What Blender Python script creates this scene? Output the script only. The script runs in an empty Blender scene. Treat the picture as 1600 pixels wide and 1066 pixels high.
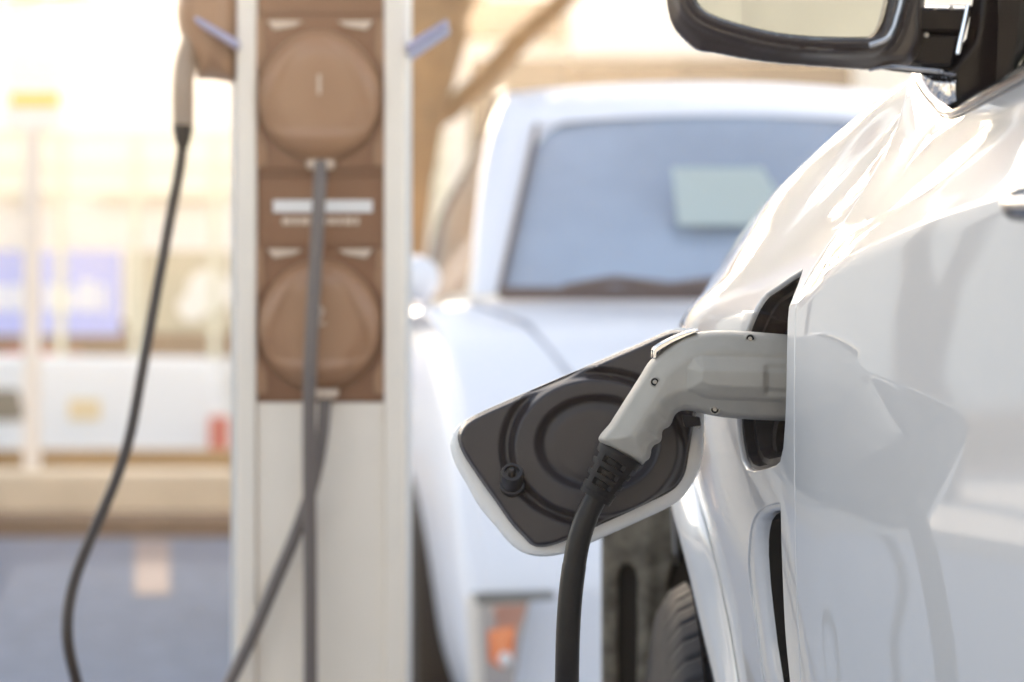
import bpy, bmesh, math, random
import numpy as np
from mathutils import Vector
from mathutils.geometry import delaunay_2d_cdt
R = math.radians
rnd = random.Random(7)
sc = bpy.context.scene
COL = sc.collection

# ------------------------------------------------------------ camera, light, exposure
CAMZ = 0.9
FPX = 85.0 * 1600 / 36.0
cam_d = bpy.data.cameras.new("camera")
cam_d.lens = 85.0; cam_d.sensor_width = 36.0
cam_d.clip_start = 0.05; cam_d.clip_end = 900
cam_d.dof.use_dof = True
cam_d.dof.focus_distance = 1.73
cam_d.dof.aperture_fstop = 5.6
cam = bpy.data.objects.new("camera", cam_d); COL.objects.link(cam)
cam.location = (0, 0, CAMZ); cam.rotation_euler = (R(90), 0, 0)
sc.camera = cam

SUN_EL, SUN_AZ = 16.0, -9.0
w = bpy.data.worlds.new("World"); sc.world = w; w.use_nodes = True
nt = w.node_tree; nt.nodes.clear()
sky = nt.nodes.new('ShaderNodeTexSky'); sky.sky_type = 'NISHITA'; sky.sun_disc = False
sky.sun_elevation = R(SUN_EL); sky.sun_rotation = R(SUN_AZ)
sky.air_density = 1.0; sky.dust_density = 2.0; sky.ozone_density = 1.0
bgn = nt.nodes.new('ShaderNodeBackground'); bgn.inputs['Strength'].default_value = 0.15
wo = nt.nodes.new('ShaderNodeOutputWorld')
hs = nt.nodes.new('ShaderNodeHueSaturation'); hs.inputs['Saturation'].default_value = .62
nt.links.new(sky.outputs[0], hs.inputs['Color']); vm_ = nt.nodes.new('ShaderNodeVectorMath'); vm_.operation = 'MULTIPLY'; vm_.inputs[1].default_value = (1.03, 1.0, .965)
nt.links.new(hs.outputs[0], vm_.inputs[0]); nt.links.new(vm_.outputs[0], bgn.inputs['Color']); nt.links.new(bgn.outputs[0], wo.inputs['Surface'])
sl = bpy.data.lights.new("sun", 'SUN'); sl.energy = 2.2; sl.angle = R(0.6); sl.color = (1.0, 0.86, 0.69)
sun = bpy.data.objects.new("sun", sl); COL.objects.link(sun)
sd = Vector((math.sin(R(SUN_AZ)) * math.cos(R(SUN_EL)), math.cos(R(SUN_AZ)) * math.cos(R(SUN_EL)), math.sin(R(SUN_EL))))
sun.rotation_euler = sd.to_track_quat('Z', 'Y').to_euler()
sun.location = sd * 60
sc.view_settings.view_transform = 'Standard'
sc.view_settings.look = 'None'
sc.view_settings.exposure = 1.88
sc.view_settings.gamma = 1.0
try:
    sc.cycles.use_denoising = True
    sc.cycles.volume_bounces = 1
    sc.cycles.max_bounces = 10
except Exception:
    pass

# ------------------------------------------------------------ helpers
def P(u, v, Y):
    """a point at distance Y that the photograph measures at pixel (u, v) of 1600x1066"""
    return Vector(((u - 800) / FPX * Y, Y, CAMZ + (533 - v) / FPX * Y))

def link(o, parent=None):
    COL.objects.link(o)
    if parent is not None: o.parent = parent
    return o

def tag(o, label=None, cat=None, group=None, kind=None):
    if label: o['label'] = label
    if cat: o['category'] = cat
    if group: o['group'] = group
    if kind: o['kind'] = kind
    return o

def empty(name, loc, label, cat, group=None):
    o = bpy.data.objects.new(name, None); o.empty_display_size = .1
    COL.objects.link(o); o.location = loc
    tag(o, label, cat, group)
    bpy.context.view_layer.update()
    return o

def mesh(name, verts, faces, mat, parent=None, smooth=False, normals=None, bevel=0):
    me = bpy.data.meshes.new(name)
    off = Vector((0, 0, 0))
    if parent is not None:
        q = parent
        while q is not None:
            off = off + q.location; q = q.parent
    vs = [(v[0] - off[0], v[1] - off[1], v[2] - off[2]) for v in verts]
    me.from_pydata(vs, [], [tuple(f) for f in faces])
    me.update()
    if mat: me.materials.append(mat)
    if smooth: me.polygons.foreach_set('use_smooth', [True] * len(me.polygons))
    if normals is not None:
        me.normals_split_custom_set_from_vertices([tuple(n) for n in normals])
    o = bpy.data.objects.new(name, me)
    link(o, parent)
    if bevel:
        b = o.modifiers.new('bevel', 'BEVEL'); b.width = bevel; b.segments = 3; b.limit_method = 'ANGLE'; b.angle_limit = R(35)
    return o

class MB:
    def __init__(s): s.v = []; s.f = []
    def add(s, vs, fs):
        n = len(s.v); s.v += [Vector(v) for v in vs]; s.f += [tuple(i + n for i in f) for f in fs]; return s
    def box(s, a, b):
        x0, y0, z0 = a; x1, y1, z1 = b
        return s.add([(x0,y0,z0),(x1,y0,z0),(x1,y1,z0),(x0,y1,z0),(x0,y0,z1),(x1,y0,z1),(x1,y1,z1),(x0,y1,z1)],
              [(0,3,2,1),(4,5,6,7),(0,1,5,4),(1,2,6,5),(2,3,7,6),(3,0,4,7)])
    def prism(s, poly, d):           # poly: 3d points in a plane, d: extrusion vector
        n = len(poly); p = [Vector(q) for q in poly]; d = Vector(d)
        return s.add(p + [q + d for q in p], [tuple(range(n))[::-1], tuple(range(n, 2*n))] + [(i, (i+1) % n, n + (i+1) % n, n + i) for i in range(n)])
    def tube(s, pts, rad, seg=14, caps=True):
        pts = [Vector(p) for p in pts]; n = len(pts)
        rr = rad if isinstance(rad, (list, tuple)) else [rad] * n
        vs = []; up = None
        for i, p in enumerate(pts):
            t = (pts[min(i+1, n-1)] - pts[max(i-1, 0)]).normalized()
            if up is None:
                up = Vector((0, 0, 1)) if abs(t.z) < .9 else Vector((0, 1, 0))
            a = t.cross(up).normalized(); b = a.cross(t).normalized(); up = b
            for k in range(seg):
                an = 2 * math.pi * k / seg
                vs.append(p + (a * math.cos(an) + b * math.sin(an)) * rr[i])
        fs = [(i*seg + k, i*seg + (k+1) % seg, (i+1)*seg + (k+1) % seg, (i+1)*seg + k) for i in range(n-1) for k in range(seg)]
        if caps: fs += [tuple(range(seg))[::-1], tuple((n-1)*seg + k for k in range(seg))]
        return s.add(vs, fs)
    def lathe(s, c, axis, prof, seg=28):     # prof: (distance along axis, radius)
        c = Vector(c); ax = Vector(axis).normalized()
        a = ax.cross(Vector((0.13, .2, 1))).normalized(); b = ax.cross(a)
        vs = []
        for (h, r) in prof:
            for k in range(seg):
                an = 2*math.pi*k/seg
                vs.append(c + ax*h + (a*math.cos(an) + b*math.sin(an))*max(r, 1e-5))
        n = len(prof)
        fs = [(i*seg + k, i*seg + (k+1) % seg, (i+1)*seg + (k+1) % seg, (i+1)*seg + k) for i in range(n-1) for k in range(seg)]
        fs += [tuple(range(seg))[::-1], tuple((n-1)*seg + k for k in range(seg))]
        return s.add(vs, fs)
    def build(s, name, mat, parent=None, smooth=False, bevel=0):
        o = mesh(name, s.v, s.f, mat, parent, smooth, bevel=bevel)
        bm = bmesh.new(); bm.from_mesh(o.data); bmesh.ops.recalc_face_normals(bm, faces=bm.faces); bm.to_mesh(o.data); bm.free()
        if smooth: shade(o)
        return o

def shade(o, ang=40):
    me = o.data
    me.polygons.foreach_set('use_smooth', [True] * len(me.polygons))
    bm = bmesh.new(); bm.from_mesh(me)
    for e in bm.edges:
        if len(e.link_faces) == 2 and e.calc_face_angle(0) > R(ang): e.smooth = False
    bm.to_mesh(me); bm.free()

def spline(pts, n=12):
    """Catmull-Rom through points"""
    p = [Vector(q) for q in pts]; out = []
    for i in range(len(p) - 1):
        a = p[max(i-1, 0)]; b = p[i]; c = p[i+1]; d = p[min(i+2, len(p)-1)]
        for k in range(n):
            t = k / n
            out.append(.5*((2*b) + (c-a)*t + (2*a-5*b+4*c-d)*t*t + (3*b-a-3*c+d)*t**3))
    out.append(p[-1]); return out

def loop2(pts, step, smooth=True):
    """closed 2d outline resampled (rounded through points when smooth)"""
    p = [np.array(q, float) for q in pts]; n = len(p); out = []
    for i in range(n):
        a, b, c, d = p[i-1], p[i], p[(i+1) % n], p[(i+2) % n]
        L = np.linalg.norm(c-b); k = max(1, int(round(L/step)))
        for j in range(k):
            t = j / k
            if smooth:
                # centripetal-ish: limit tangents for uneven spacing
                la, lb, lc = np.linalg.norm(b-a), max(L, 1e-9), np.linalg.norm(d-c)
                m1 = (c-a) * lb / (la+lb); m2 = (d-b) * lb / (lb+lc)
                q = (2*t**3-3*t*t+1)*b + (t**3-2*t*t+t)*m1 + (-2*t**3+3*t*t)*c + (t**3-t*t)*m2
            else: q = b + (c-b)*t
            out.append(q)
    return np.array(out)

def inside(poly, pts):
    x, y = pts[:, 0], pts[:, 1]; r = np.zeros(len(pts), bool)
    px, py = poly[:, 0], poly[:, 1]; j = len(poly) - 1
    for i in range(len(poly)):
        c = ((py[i] > y) != (py[j] > y))
        with np.errstate(divide='ignore', invalid='ignore'):
            xx = (px[j]-px[i]) * (y-py[i]) / (py[j]-py[i]) + px[i]
        r ^= c & (x < xx); j = i
    return r

def dist(poly, pts, closed=True):
    d = np.full(len(pts), 1e9); n = len(poly)
    for i in range(n if closed else n-1):
        a = poly[i]; b = poly[(i+1) % n]; ab = b-a; L = max(ab @ ab, 1e-18)
        t = np.clip(((pts-a) @ ab) / L, 0, 1)
        q = pts - (a + t[:, None]*ab)
        d = np.minimum(d, np.hypot(q[:, 0], q[:, 1]))
    return d

def cdt(outer, holes, grid, extra=()):
    """triangulate inside outer, outside holes, with interior points; returns pts, tris, boundary index loops"""
    loops = [np.array(outer)] + [np.array(h) for h in holes]
    keep = inside(loops[0], grid)
    for h in loops[1:]: keep &= ~inside(h, grid)
    g = grid[keep]
    spacing = np.linalg.norm(loops[0][1]-loops[0][0])
    dd = np.full(len(g), 1e9)
    for l in loops: dd = np.minimum(dd, dist(l, g))
    g = g[dd > spacing*.35]
    vs = []; ed = []; idx = []
    for l in loops:
        n0 = len(vs); vs += [tuple(q) for q in l]; k = len(l); idx.append(list(range(n0, n0+k)))
        ed += [(n0+i, n0+(i+1) % k) for i in range(k)]
    for l in extra:
        n0 = len(vs); vs += [tuple(q) for q in l]; ed += [(n0+i, n0+i+1) for i in range(len(l)-1)]
    vs += [tuple(q) for q in g]
    r = delaunay_2d_cdt([Vector(v) for v in vs], ed, [], 0, 1e-7)
    pv = np.array([tuple(v) for v in r[0]]); fs = np.array([f for f in r[2] if len(f) == 3])
    omap = {}
    for i, src in enumerate(r[3]):
        for s_ in src: omap[s_] = i
    c = pv[fs].mean(axis=1)
    k = inside(loops[0], c)
    for h in loops[1:]: k &= ~inside(h, c)
    fs = fs[k]
    return pv, fs, [[omap[i] for i in l] for l in idx]

def sstep(a, b, x):
    t = np.clip((x-a)/(b-a), 0, 1); return t*t*(3-2*t)

def smooth_closed(o):
    bm = bmesh.new(); bm.from_mesh(o.data)
    bmesh.ops.recalc_face_normals(bm, faces=bm.faces); bm.to_mesh(o.data); bm.free()

def plate(name, outline_px, Yc, mat, parent, front, back=None, step=3.0, smooth=True, grid=4.0, holes=(), tilt=0, back_y=None, ang=50):
    """a solid whose outline was measured at distance Yc; front(d, pts)->m towards camera, back likewise away"""
    out = loop2(outline_px, step, smooth)
    lo, hi = out.min(0), out.max(0)
    gx, gy = np.meshgrid(np.arange(lo[0], hi[0], grid), np.arange(lo[1], hi[1], grid))
    gx = gx + (np.arange(gx.shape[0]) % 2)[:, None]*grid*.5
    g = np.stack([gx.ravel(), gy.ravel()], 1)
    hs = [loop2(h, step, smooth) for h in holes]
    pv, fs, loops = cdt(out, hs, g)
    m = Yc / FPX
    d = dist(out, pv)
    for h in hs: d = np.minimum(d, dist(h, pv))
    d = d*m
    X = (pv[:, 0]-800)*m; Z = CAMZ + (533-pv[:, 1])*m
    zc = Z.mean()
    f = front(d, pv); b = (back(d, pv) if back else np.full(len(pv), .004))
    base = Yc + tilt*(Z-zc)
    n = len(pv)
    v = np.concatenate([np.stack([X, base-f, Z], 1), np.stack([X, base+b, Z], 1)])
    faces = [tuple(t) for t in fs] + [tuple(t[::-1]+n) for t in fs]
    for l in loops:
        k = len(l)
        faces += [(l[i], l[(i+1) % k], l[(i+1) % k]+n, l[i]+n) for i in range(k)]
    o = mesh(name, v.tolist(), faces, mat, parent)
    bm = bmesh.new(); bm.from_mesh(o.data)
    bmesh.ops.remove_doubles(bm, verts=bm.verts, dist=1e-6)
    bmesh.ops.recalc_face_normals(bm, faces=bm.faces); bm.to_mesh(o.data); bm.free()
    shade(o, ang)
    return o

# ------------------------------------------------------------ materials
MATS = {}
def mat(name, col, rough=.5, metal=0., coat=0., coat_ior=1.5, spec=.5, noise=0, nscale=20, bump=0, bscale=200, col2=None, trans=0, ior=1.45, coat_rough=.02, emis=None, estr=0, detail=4, voro=False):
    m = bpy.data.materials.new(name); m.use_nodes = True
    t = m.node_tree; b = t.nodes['Principled BSDF']
    b.inputs['Base Color'].default_value = (*col, 1)
    b.inputs['Roughness'].default_value = rough
    b.inputs['Metallic'].default_value = metal
    b.inputs['Coat Weight'].default_value = coat
    b.inputs['Coat IOR'].default_value = coat_ior
    b.inputs['Coat Roughness'].default_value = coat_rough
    b.inputs['Specular IOR Level'].default_value = spec
    b.inputs['Transmission Weight'].default_value = trans
    b.inputs['IOR'].default_value = ior
    if emis: b.inputs['Emission Color'].default_value = (*emis, 1); b.inputs['Emission Strength'].default_value = estr
    tc = t.nodes.new('ShaderNodeTexCoord')
    if noise:
        n = t.nodes.new('ShaderNodeTexNoise'); n.inputs['Scale'].default_value = nscale; n.inputs['Detail'].default_value = detail
        n.inputs['Roughness'].default_value = .6
        t.links.new(tc.outputs['Object'], n.inputs['Vector'])
        r = t.nodes.new('ShaderNodeValToRGB')
        c2 = col2 or tuple(c*(1-noise) for c in col)
        r.color_ramp.elements[0].color = (*c2, 1); r.color_ramp.elements[1].color = (*col, 1)
        r.color_ramp.elements[0].position = .35; r.color_ramp.elements[1].position = .65
        t.links.new(n.outputs['Fac'], r.inputs['Fac']); t.links.new(r.outputs['Color'], b.inputs['Base Color'])
        rr = t.nodes.new('ShaderNodeMapRange'); rr.inputs['To Min'].default_value = rough*.85; rr.inputs['To Max'].default_value = min(1, rough*1.15)
        t.links.new(n.outputs['Fac'], rr.inputs['Value']); t.links.new(rr.outputs[0], b.inputs['Roughness'])
    if bump:
        n2 = t.nodes.new('ShaderNodeTexNoise'); n2.inputs['Scale'].default_value = bscale; n2.inputs['Detail'].default_value = 3
        t.links.new(tc.outputs['Object'], n2.inputs['Vector'])
        bp = t.nodes.new('ShaderNodeBump'); bp.inputs['Strength'].default_value = bump; bp.inputs['Distance'].default_value = .001
        t.links.new(n2.outputs['Fac'], bp.inputs['Height']); t.links.new(bp.outputs['Normal'], b.inputs['Normal'])
    return m

M = dict(
 paint=mat('white car paint', (.62,.62,.62), .42, coat=1, coat_ior=1.85, noise=.03, nscale=6),
 lip=mat('white paint on the arch', (.66,.67,.68), .3, coat=1, coat_ior=1.8),
 flapskin=mat('white flap skin', (.90,.88,.84), .35, coat=.6),
 grey=mat('warm grey plastic', (.43,.40,.345), .45, noise=.06, nscale=60, bump=.35, bscale=2500),
 black=mat('black rubber', (.010,.009,.010), .5, spec=.3, bump=.2, bscale=900, noise=.2, nscale=80),
 cable=mat('black cable', (.008,.0075,.008), .36, spec=.4, noise=.35, nscale=30, bump=.15, bscale=400),
 flap=mat('dark grey flap plastic', (.027,.024,.028), .36, spec=.5, bump=.05, bscale=1200),
 cavity=mat('recess liner plastic', (.022,.021,.025), .40, spec=.35, bump=.4, bscale=1500),
 chrome=mat('chrome', (.85,.85,.86), .08, metal=1),
 trim=mat('dark chrome trim', (.45,.43,.42), .15, metal=1),
 steel=mat('screw steel', (.42,.40,.37), .3, metal=1),
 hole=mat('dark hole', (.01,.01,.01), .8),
 house=mat('black mirror housing', (.045,.030,.024), .32, coat=.5, bump=.08, bscale=800),  # brown tint puts the warm flare glow into the black housing's colour
 gloss=mat('gloss black', (.006,.005,.007), .15, spec=.2),
 mirror=mat('mirror glass', (.34,.37,.38), .015, metal=1),
 sideglass=mat('dark side glass', (.015,.02,.018), .03, coat=1),
 tyre=mat('tyre rubber', (.006,.008,.014), .6, spec=.25, noise=.4, nscale=40, bump=.3, bscale=300),
 rim=mat('wheel alloy', (.55,.55,.56), .3, metal=1),
 liner=mat('dirty arch liner', (.20,.175,.135), .9, noise=.6, nscale=45, bump=.6, bscale=150),
 dark=mat('underbody black', (.012,.011,.010), .9),
)

# ============================================================ THE WHITE CAR
# a loft: sections at distances Y, each through the same feature levels
LEV_Y = [-1.2, -.2, .6, 1.0, 1.3, 1.4, 1.5, 1.60, 1.70, 2.05, 2.3, 2.8, 3.15, 3.45, 3.6]
def xr(b, o=(.050,.030,.0105,.002,0,-.003,.004,.012,.019,.052)): return [b+q for q in o] + [b+.34, 1.25]
XS = [
 xr(.385), xr(.385), xr(.370), xr(.3275), xr(.2705,(.050,.030,.0095,.002,0,-.0022,.006,.012,.019,.052)),
 xr(.2515,(.050,.030,.0095,.002,0,-.002,.012,.024,.0345,.067)), xr(.2325,(.050,.030,.0095,.002,0,-.001,.0195,.038,.0525,.085)),
 [.262,.243,.223,.2155,.2135,.214,.238,.265,.284,.316,.57,1.25],
 [.25,.23,.2035,.1965,.1945,.197,.230,.262,.279,.312,.56,1.25],
 [.21,.20,.182,.162,.151,.147,.180,.218,.247,.283,.53,1.25],
 [.20,.19,.172,.158,.153,.153,.183,.222,.252,.290,.52,1.25],
 [.21,.20,.185,.182,.184,.192,.224,.26,.285,.325,.54,1.25],
 [.27,.25,.245,.248,.255,.265,.295,.335,.365,.40,.58,1.25],
 [.50,.46,.44,.44,.45,.48,.52,.56,.60,.64,.75,1.25],
 [.80,.78,.77,.77,.78,.80,.83,.86,.88,.92,1.0,1.25]]
ZS = [
 [.25,.45,.66,.77,.88,1.0,1.022,1.044,1.07,1.11,1.16,1.18],
 [.25,.45,.66,.77,.88,1.0,1.022,1.044,1.07,1.11,1.16,1.18],
 [.25,.45,.66,.77,.88,.995,1.016,1.040,1.064,1.10,1.16,1.18],
 [.25,.45,.66,.77,.88,.987,1.008,1.030,1.055,1.095,1.16,1.18],
 [.25,.45,.66,.77,.875,.978,1.0,1.022,1.046,1.09,1.155,1.18],
 [.25,.45,.66,.77,.87,.972,.998,1.02,1.046,1.087,1.15,1.18],
 [.25,.45,.66,.77,.865,.963,.992,1.018,1.045,1.085,1.15,1.18],
 [.25,.45,.66,.77,.862,.950,.985,1.018,1.049,1.086,1.15,1.177],
 [.25,.45,.66,.77,.86,.925,.982,1.035,1.078,1.105,1.15,1.175],
 [.25,.45,.65,.76,.86,.918,.961,1.020,1.050,1.082,1.135,1.16],
 [.25,.45,.65,.76,.85,.903,.948,1.008,1.038,1.068,1.12,1.145],
 [.25,.45,.62,.73,.80,.87,.92,.965,.99,1.02,1.07,1.09],
 [.25,.42,.56,.66,.73,.80,.84,.88,.91,.935,.98,1.0],
 [.25,.40,.50,.58,.66,.73,.755,.78,.80,.82,.85,.88],
 [.25,.38,.46,.52,.58,.63,.65,.67,.69,.71,.74,.76]]
XS = np.array(XS); ZS = np.array(ZS); LY = np.array(LEV_Y)
NL = XS.shape[1]

def pchip(x, y, xi):
    """monotone cubic, y (n, ...) sampled at xi"""
    x = np.asarray(x, float); h = np.diff(x); sh = (len(h),) + (1,)*(y.ndim-1); hh = h.reshape(sh)
    dl = np.diff(y, axis=0)/hh
    m = np.zeros_like(y); m[0] = dl[0]; m[-1] = dl[-1]
    a, b = dl[:-1], dl[1:]; w1 = 2*hh[1:]+hh[:-1]; w2 = hh[1:]+2*hh[:-1]
    with np.errstate(divide='ignore', invalid='ignore'):
        hm = (w1+w2)/(w1/a+w2/b)
    m[1:-1] = np.where(a*b > 0, hm, 0)
    i = np.clip(np.searchsorted(x, xi)-1, 0, len(x)-2)
    s2 = (len(xi),)+(1,)*(y.ndim-1)
    t = ((xi-x[i])/h[i]).reshape(s2); H = h[i].reshape(s2)
    return (2*t**3-3*t*t+1)*y[i] + (t**3-2*t*t+t)*H*m[i] + (-2*t**3+3*t*t)*y[i+1] + (t**3-t*t)*H*m[i+1]

def catm(y, xi, w=None):
    """catmull-rom over integer levels"""
    n = y.shape[1]; i = np.clip(np.floor(xi).astype(int), 0, n-2); t = xi-i
    k = np.arange(len(xi))
    p0 = y[k, np.maximum(i-1, 0)]; p1 = y[k, i]; p2 = y[k, i+1]; p3 = y[k, np.minimum(i+2, n-1)]
    a = (i == 8); p3 = np.where(a, p2+(p2-p1)*1.3, p3)     # the bonnet edge turns over sharply
    if w is not None:      # break the tangent at the crease level
        a = (i == 4)*w; p3 = p3*(1-a) + (2*p2-p1)*a
        a = (i == 5)*w; p0 = p0*(1-a) + (2*p1-p2)*a
    return .5*(2*p1 + (p2-p0)*t + (2*p0-5*p1+4*p2-p3)*t*t + (3*p1-p0-3*p2+p3)*t**3)

def S(Y, T):
    Y = np.asarray(Y, float); T = np.asarray(T, float)
    xs = pchip(LY, XS, Y); zs = pchip(LY, ZS, Y)
    wq = 1-sstep(1.72, 1.95, Y)
    X = catm(xs, T, wq); Z = catm(zs, T, wq)
    # slight swells added to the bodywork to swirl its reflections
    X = X + .0013*np.sin(Y*23 + T*2.6)*sstep(5.0, 6.0, T)*(1-sstep(8, 9, T))*sstep(1.30, 1.45, Y)*(1-sstep(1.80, 1.95, Y))
    return np.stack([X, Y, Z], 1)

def SN(Y, T):
    e = 3e-3
    a = S(Y+e, T)-S(Y-e, T); b = S(Y, np.minimum(T+e*6, NL-1))-S(Y, np.maximum(T-e*6, 0))
    n = np.cross(a, b); n /= np.linalg.norm(n, axis=1)[:, None]
    n[n[:, 0] > 0.999] *= 1
    # outward is towards -X or up
    flip = (n[:, 0]*-1 + n[:, 2]*.8) < 0
    n[flip] *= -1
    return n

_gy, _gt = np.meshgrid(np.linspace(.9, 2.9, 1000), np.linspace(0, 10.0, 1000), indexing='ij')
_gy = _gy.ravel(); _gt = _gt.ravel()
_g3 = S(_gy, _gt)
_gu = 800 + FPX*_g3[:, 0]/_g3[:, 1]; _gv = 533 - FPX*(_g3[:, 2]-CAMZ)/_g3[:, 1]
def inv(pts):
    """where on the body surface the photograph's measured points lie"""
    out = []
    for (u, v) in pts:
        dd = (_gu-u)**2 + (_gv-v)**2
        k = int(np.argmin(dd + 4.0*(_gy-1.7)**2*(0)))
        y, t = _gy[k], _gt[k]
        # prefer the nearest surface when several samples are near the ray
        near = np.where(dd < 6)[0]
        if len(near):
            kk = near[np.argmin(_gy[near] + dd[near]*.01)]
            if _gy[kk] < y - .08: y, t = _gy[kk], _gt[kk]
        for it in range(6):
            e = 1e-4
            q = S([y, y+e, y], [t, t, t+e])
            uu = 800+FPX*q[:, 0]/q[:, 1]; vv = 533-FPX*(q[:, 2]-CAMZ)/q[:, 1]
            J = np.array([[(uu[1]-uu[0])/e, (uu[2]-uu[0])/e], [(vv[1]-vv[0])/e, (vv[2]-vv[0])/e]])
            if abs(np.linalg.det(J)) < 1e-3: break
            d = np.linalg.solve(J, [u-uu[0], v-vv[0]])
            d = np.clip(d, [-.03, -.3], [.03, .3]); y += d[0]; t += d[1]
            t = min(max(t, 0), NL-1.01)
        out.append((y, t))
    return np.array(out)

TS = 8.0     # scale of t against Y in the triangulation plane: (Y*TS, t)
def panel(name, outer, holes, m, parent, dy=.012, dt=.10, depth=.006, yr=None):
    """panel cut from the body surface; outer/holes are arrays of (Y, t)"""
    sc_ = np.array([TS, 1.0])
    o2 = outer*sc_; h2 = [h*sc_ for h in holes]
    lo, hi = o2.min(0), o2.max(0)
    gx, gy = np.meshgrid(np.arange(lo[0], hi[0], dy*TS), np.arange(0, 11.01, dt))
    g = np.stack([gx.ravel(), gy.ravel()], 1); g[:, 0] += (np.arange(len(g)) % 2)*.001
    pv, fs, loops = cdt(o2, h2, g)
    Y = pv[:, 0]/TS; T = pv[:, 1]
    p = S(Y, T); nrm = SN(Y, T)
    a, b, c = p[fs[:, 0]], p[fs[:, 1]], p[fs[:, 2]]
    fn = np.cross(b-a, c-a); bad = (fn*nrm[fs[:, 0]]).sum(1) < 0
    fs[bad] = fs[bad][:, ::-1]
    verts = p.tolist(); norms = nrm.tolist(); faces = [tuple(f) for f in fs]
    for li, l in enumerate(loops):
        k = len(l); P0 = p[l]; N0 = nrm[l]
        tang = np.roll(P0, -1, 0)-np.roll(P0, 1, 0); tang /= np.linalg.norm(tang, axis=1)[:, None]+1e-12
        side = np.cross(tang, N0); side /= np.linalg.norm(side, axis=1)[:, None]+1e-12
        # side must point away from the sheet
        cen = P0 + side*.0015
        test = pv[l]; nb = np.roll(test, -1, 0)-np.roll(test, 1, 0)
        area = .5*np.sum(test[:, 0]*np.roll(test[:, 1], -1)-np.roll(test[:, 0], -1)*test[:, 1])
        # decide by one sheet vertex adjacent
        adj = {}
        for f in fs:
            for q in f: adj.setdefault(int(q), []).append(f)
        sgn = 0; ls = set(l)
        for i, q in enumerate(l[:400]):
            for f in adj.get(q, []):
                for r_ in f:
                    if r_ not in ls: sgn += np.dot(p[r_]-p[q], side[i])
        if sgn > 0: side = -side
        prev = l
        for (o_, d_) in ((.0008, .0006), (.0014, .0024), (.0014, depth)):
            n0 = len(verts)
            V = P0 + side*o_ - N0*d_
            verts += V.tolist()
            nn = (N0*.7+side*.7) if d_ < .001 else side
            norms += nn.tolist()
            faces += [(prev[i], prev[(i+1) % k], n0+(i+1) % k, n0+i) for i in range(k)]
            prev = list(range(n0, n0+k))
    vv = np.array(verts); nn = np.array(norms); nn /= np.linalg.norm(nn, axis=1)[:, None]
    out = []
    for f in faces:
        q = vv[list(f)]; c_ = np.cross(q[1]-q[0], q[2]-q[0])
        out.append(f if np.dot(c_, nn[list(f)].mean(0)) >= 0 else f[::-1])
    return mesh(name, verts, out, m, parent, True, normals=nn.tolist())

def lin(a, b, n):
    return [tuple(np.array(a)+(np.array(b)-np.array(a))*i/n) for i in range(n)]
def dense(pts, s):
    out = []
    for a, b in zip(pts[:-1], pts[1:]):
        n = max(1, int(math.hypot((a[0]-b[0])*TS, a[1]-b[1])/s)); out += lin(a, b, n)
    out.append(tuple(pts[-1])); return out

car = empty('parked_car', (.9, 1.2, 0), 'glossy white car at the right edge with open charging flap and black door mirror', 'car')

# the shut line between front wing and door (photo pixels, top to bottom)
shut_px = [(1424,118),(1410,170),(1396,212),(1362,275),(1330,329),(1302,370),(1276,408),(1256,445),(1245,472),(1242,520),(1241,600),(1241,700),(1242,800),(1244,900),(1247,980),(1251,1066)]
shut_px = [tuple(p.xy) for p in spline([(a, b, 0) for a, b in shut_px], 4)]
shut = inv(shut_px)
# belt line below the window chrome
belt_px = [(1424,118),(1440,142),(1459,168),(1478,186),(1496,185),(1530,167),(1565,148),(1605,127)]
belt = inv(belt_px)
y_end, t_end = belt[-1]
below = [(shut[-1][0]-.01, 1.0), (shut[-1][0]-.02, .02)]
gapY = .0016
door_outer = [(y-gapY, t) for y, t in shut] + dense([(shut[-1][0]-gapY, shut[-1][1])]+[(a-gapY, b) for a, b in below], .12)[1:]
door_outer += dense([(below[-1][0]-gapY, .02), (.62, .02), (-.45, .02), (-.45, t_end)], .15)[1:]
door_outer += dense([(-.45, t_end), (y_end, t_end)], .12)[1:-1]
door_outer += [tuple(q) for q in dense([tuple(b) for b in belt[::-1]], .05)][:-1]
door_outer = np.array(door_outer)
door = panel('door', door_outer, [], M['paint'], car, dy=.012, dt=.10, depth=.012)

# front wing
cav_px = [(1255,419),(1252,430),(1246,447),(1240,462),(1233,480),(1231,500),(1230,540),(1229,600),(1227,660),(1224,700),(1219,722),(1212,729),(1195,735),(1176,739),(1166,734),(1159,720),(1154,695),(1151,668),(1150,630),(1150,590),(1153,555),(1160,530),(1168,508),(1180,480),(1190,465),(1197,457),(1215,445),(1235,431)]
cav_loop = loop2(cav_px, 5, False)
cav = inv(cav_loop)
vent_out_px = [(1219,785),(1207,786),(1193,791),(1183,800),(1176,813),(1171,834),(1169,860),(1168.5,887),(1172,925),(1179,968),(1185,1015),(1191,1066),(1199,1130),(1238,1130),(1234.5,1066),(1229,1010),(1226,968),(1223,901),(1221,847),(1220,800)]
vent_in_px = [(1211,803),(1206,801.5),(1200.5,802),(1194,806),(1188,815),(1184.5,830),(1183,845),(1183,870),(1186,914),(1191,960),(1197,1010),(1206,1066),(1214,1130),(1237,1130),(1232.5,1066),(1226.5,1010),(1222,968),(1217,901),(1214.5,847),(1213,815)]
vo = inv(loop2(vent_out_px, 6, True))
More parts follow.
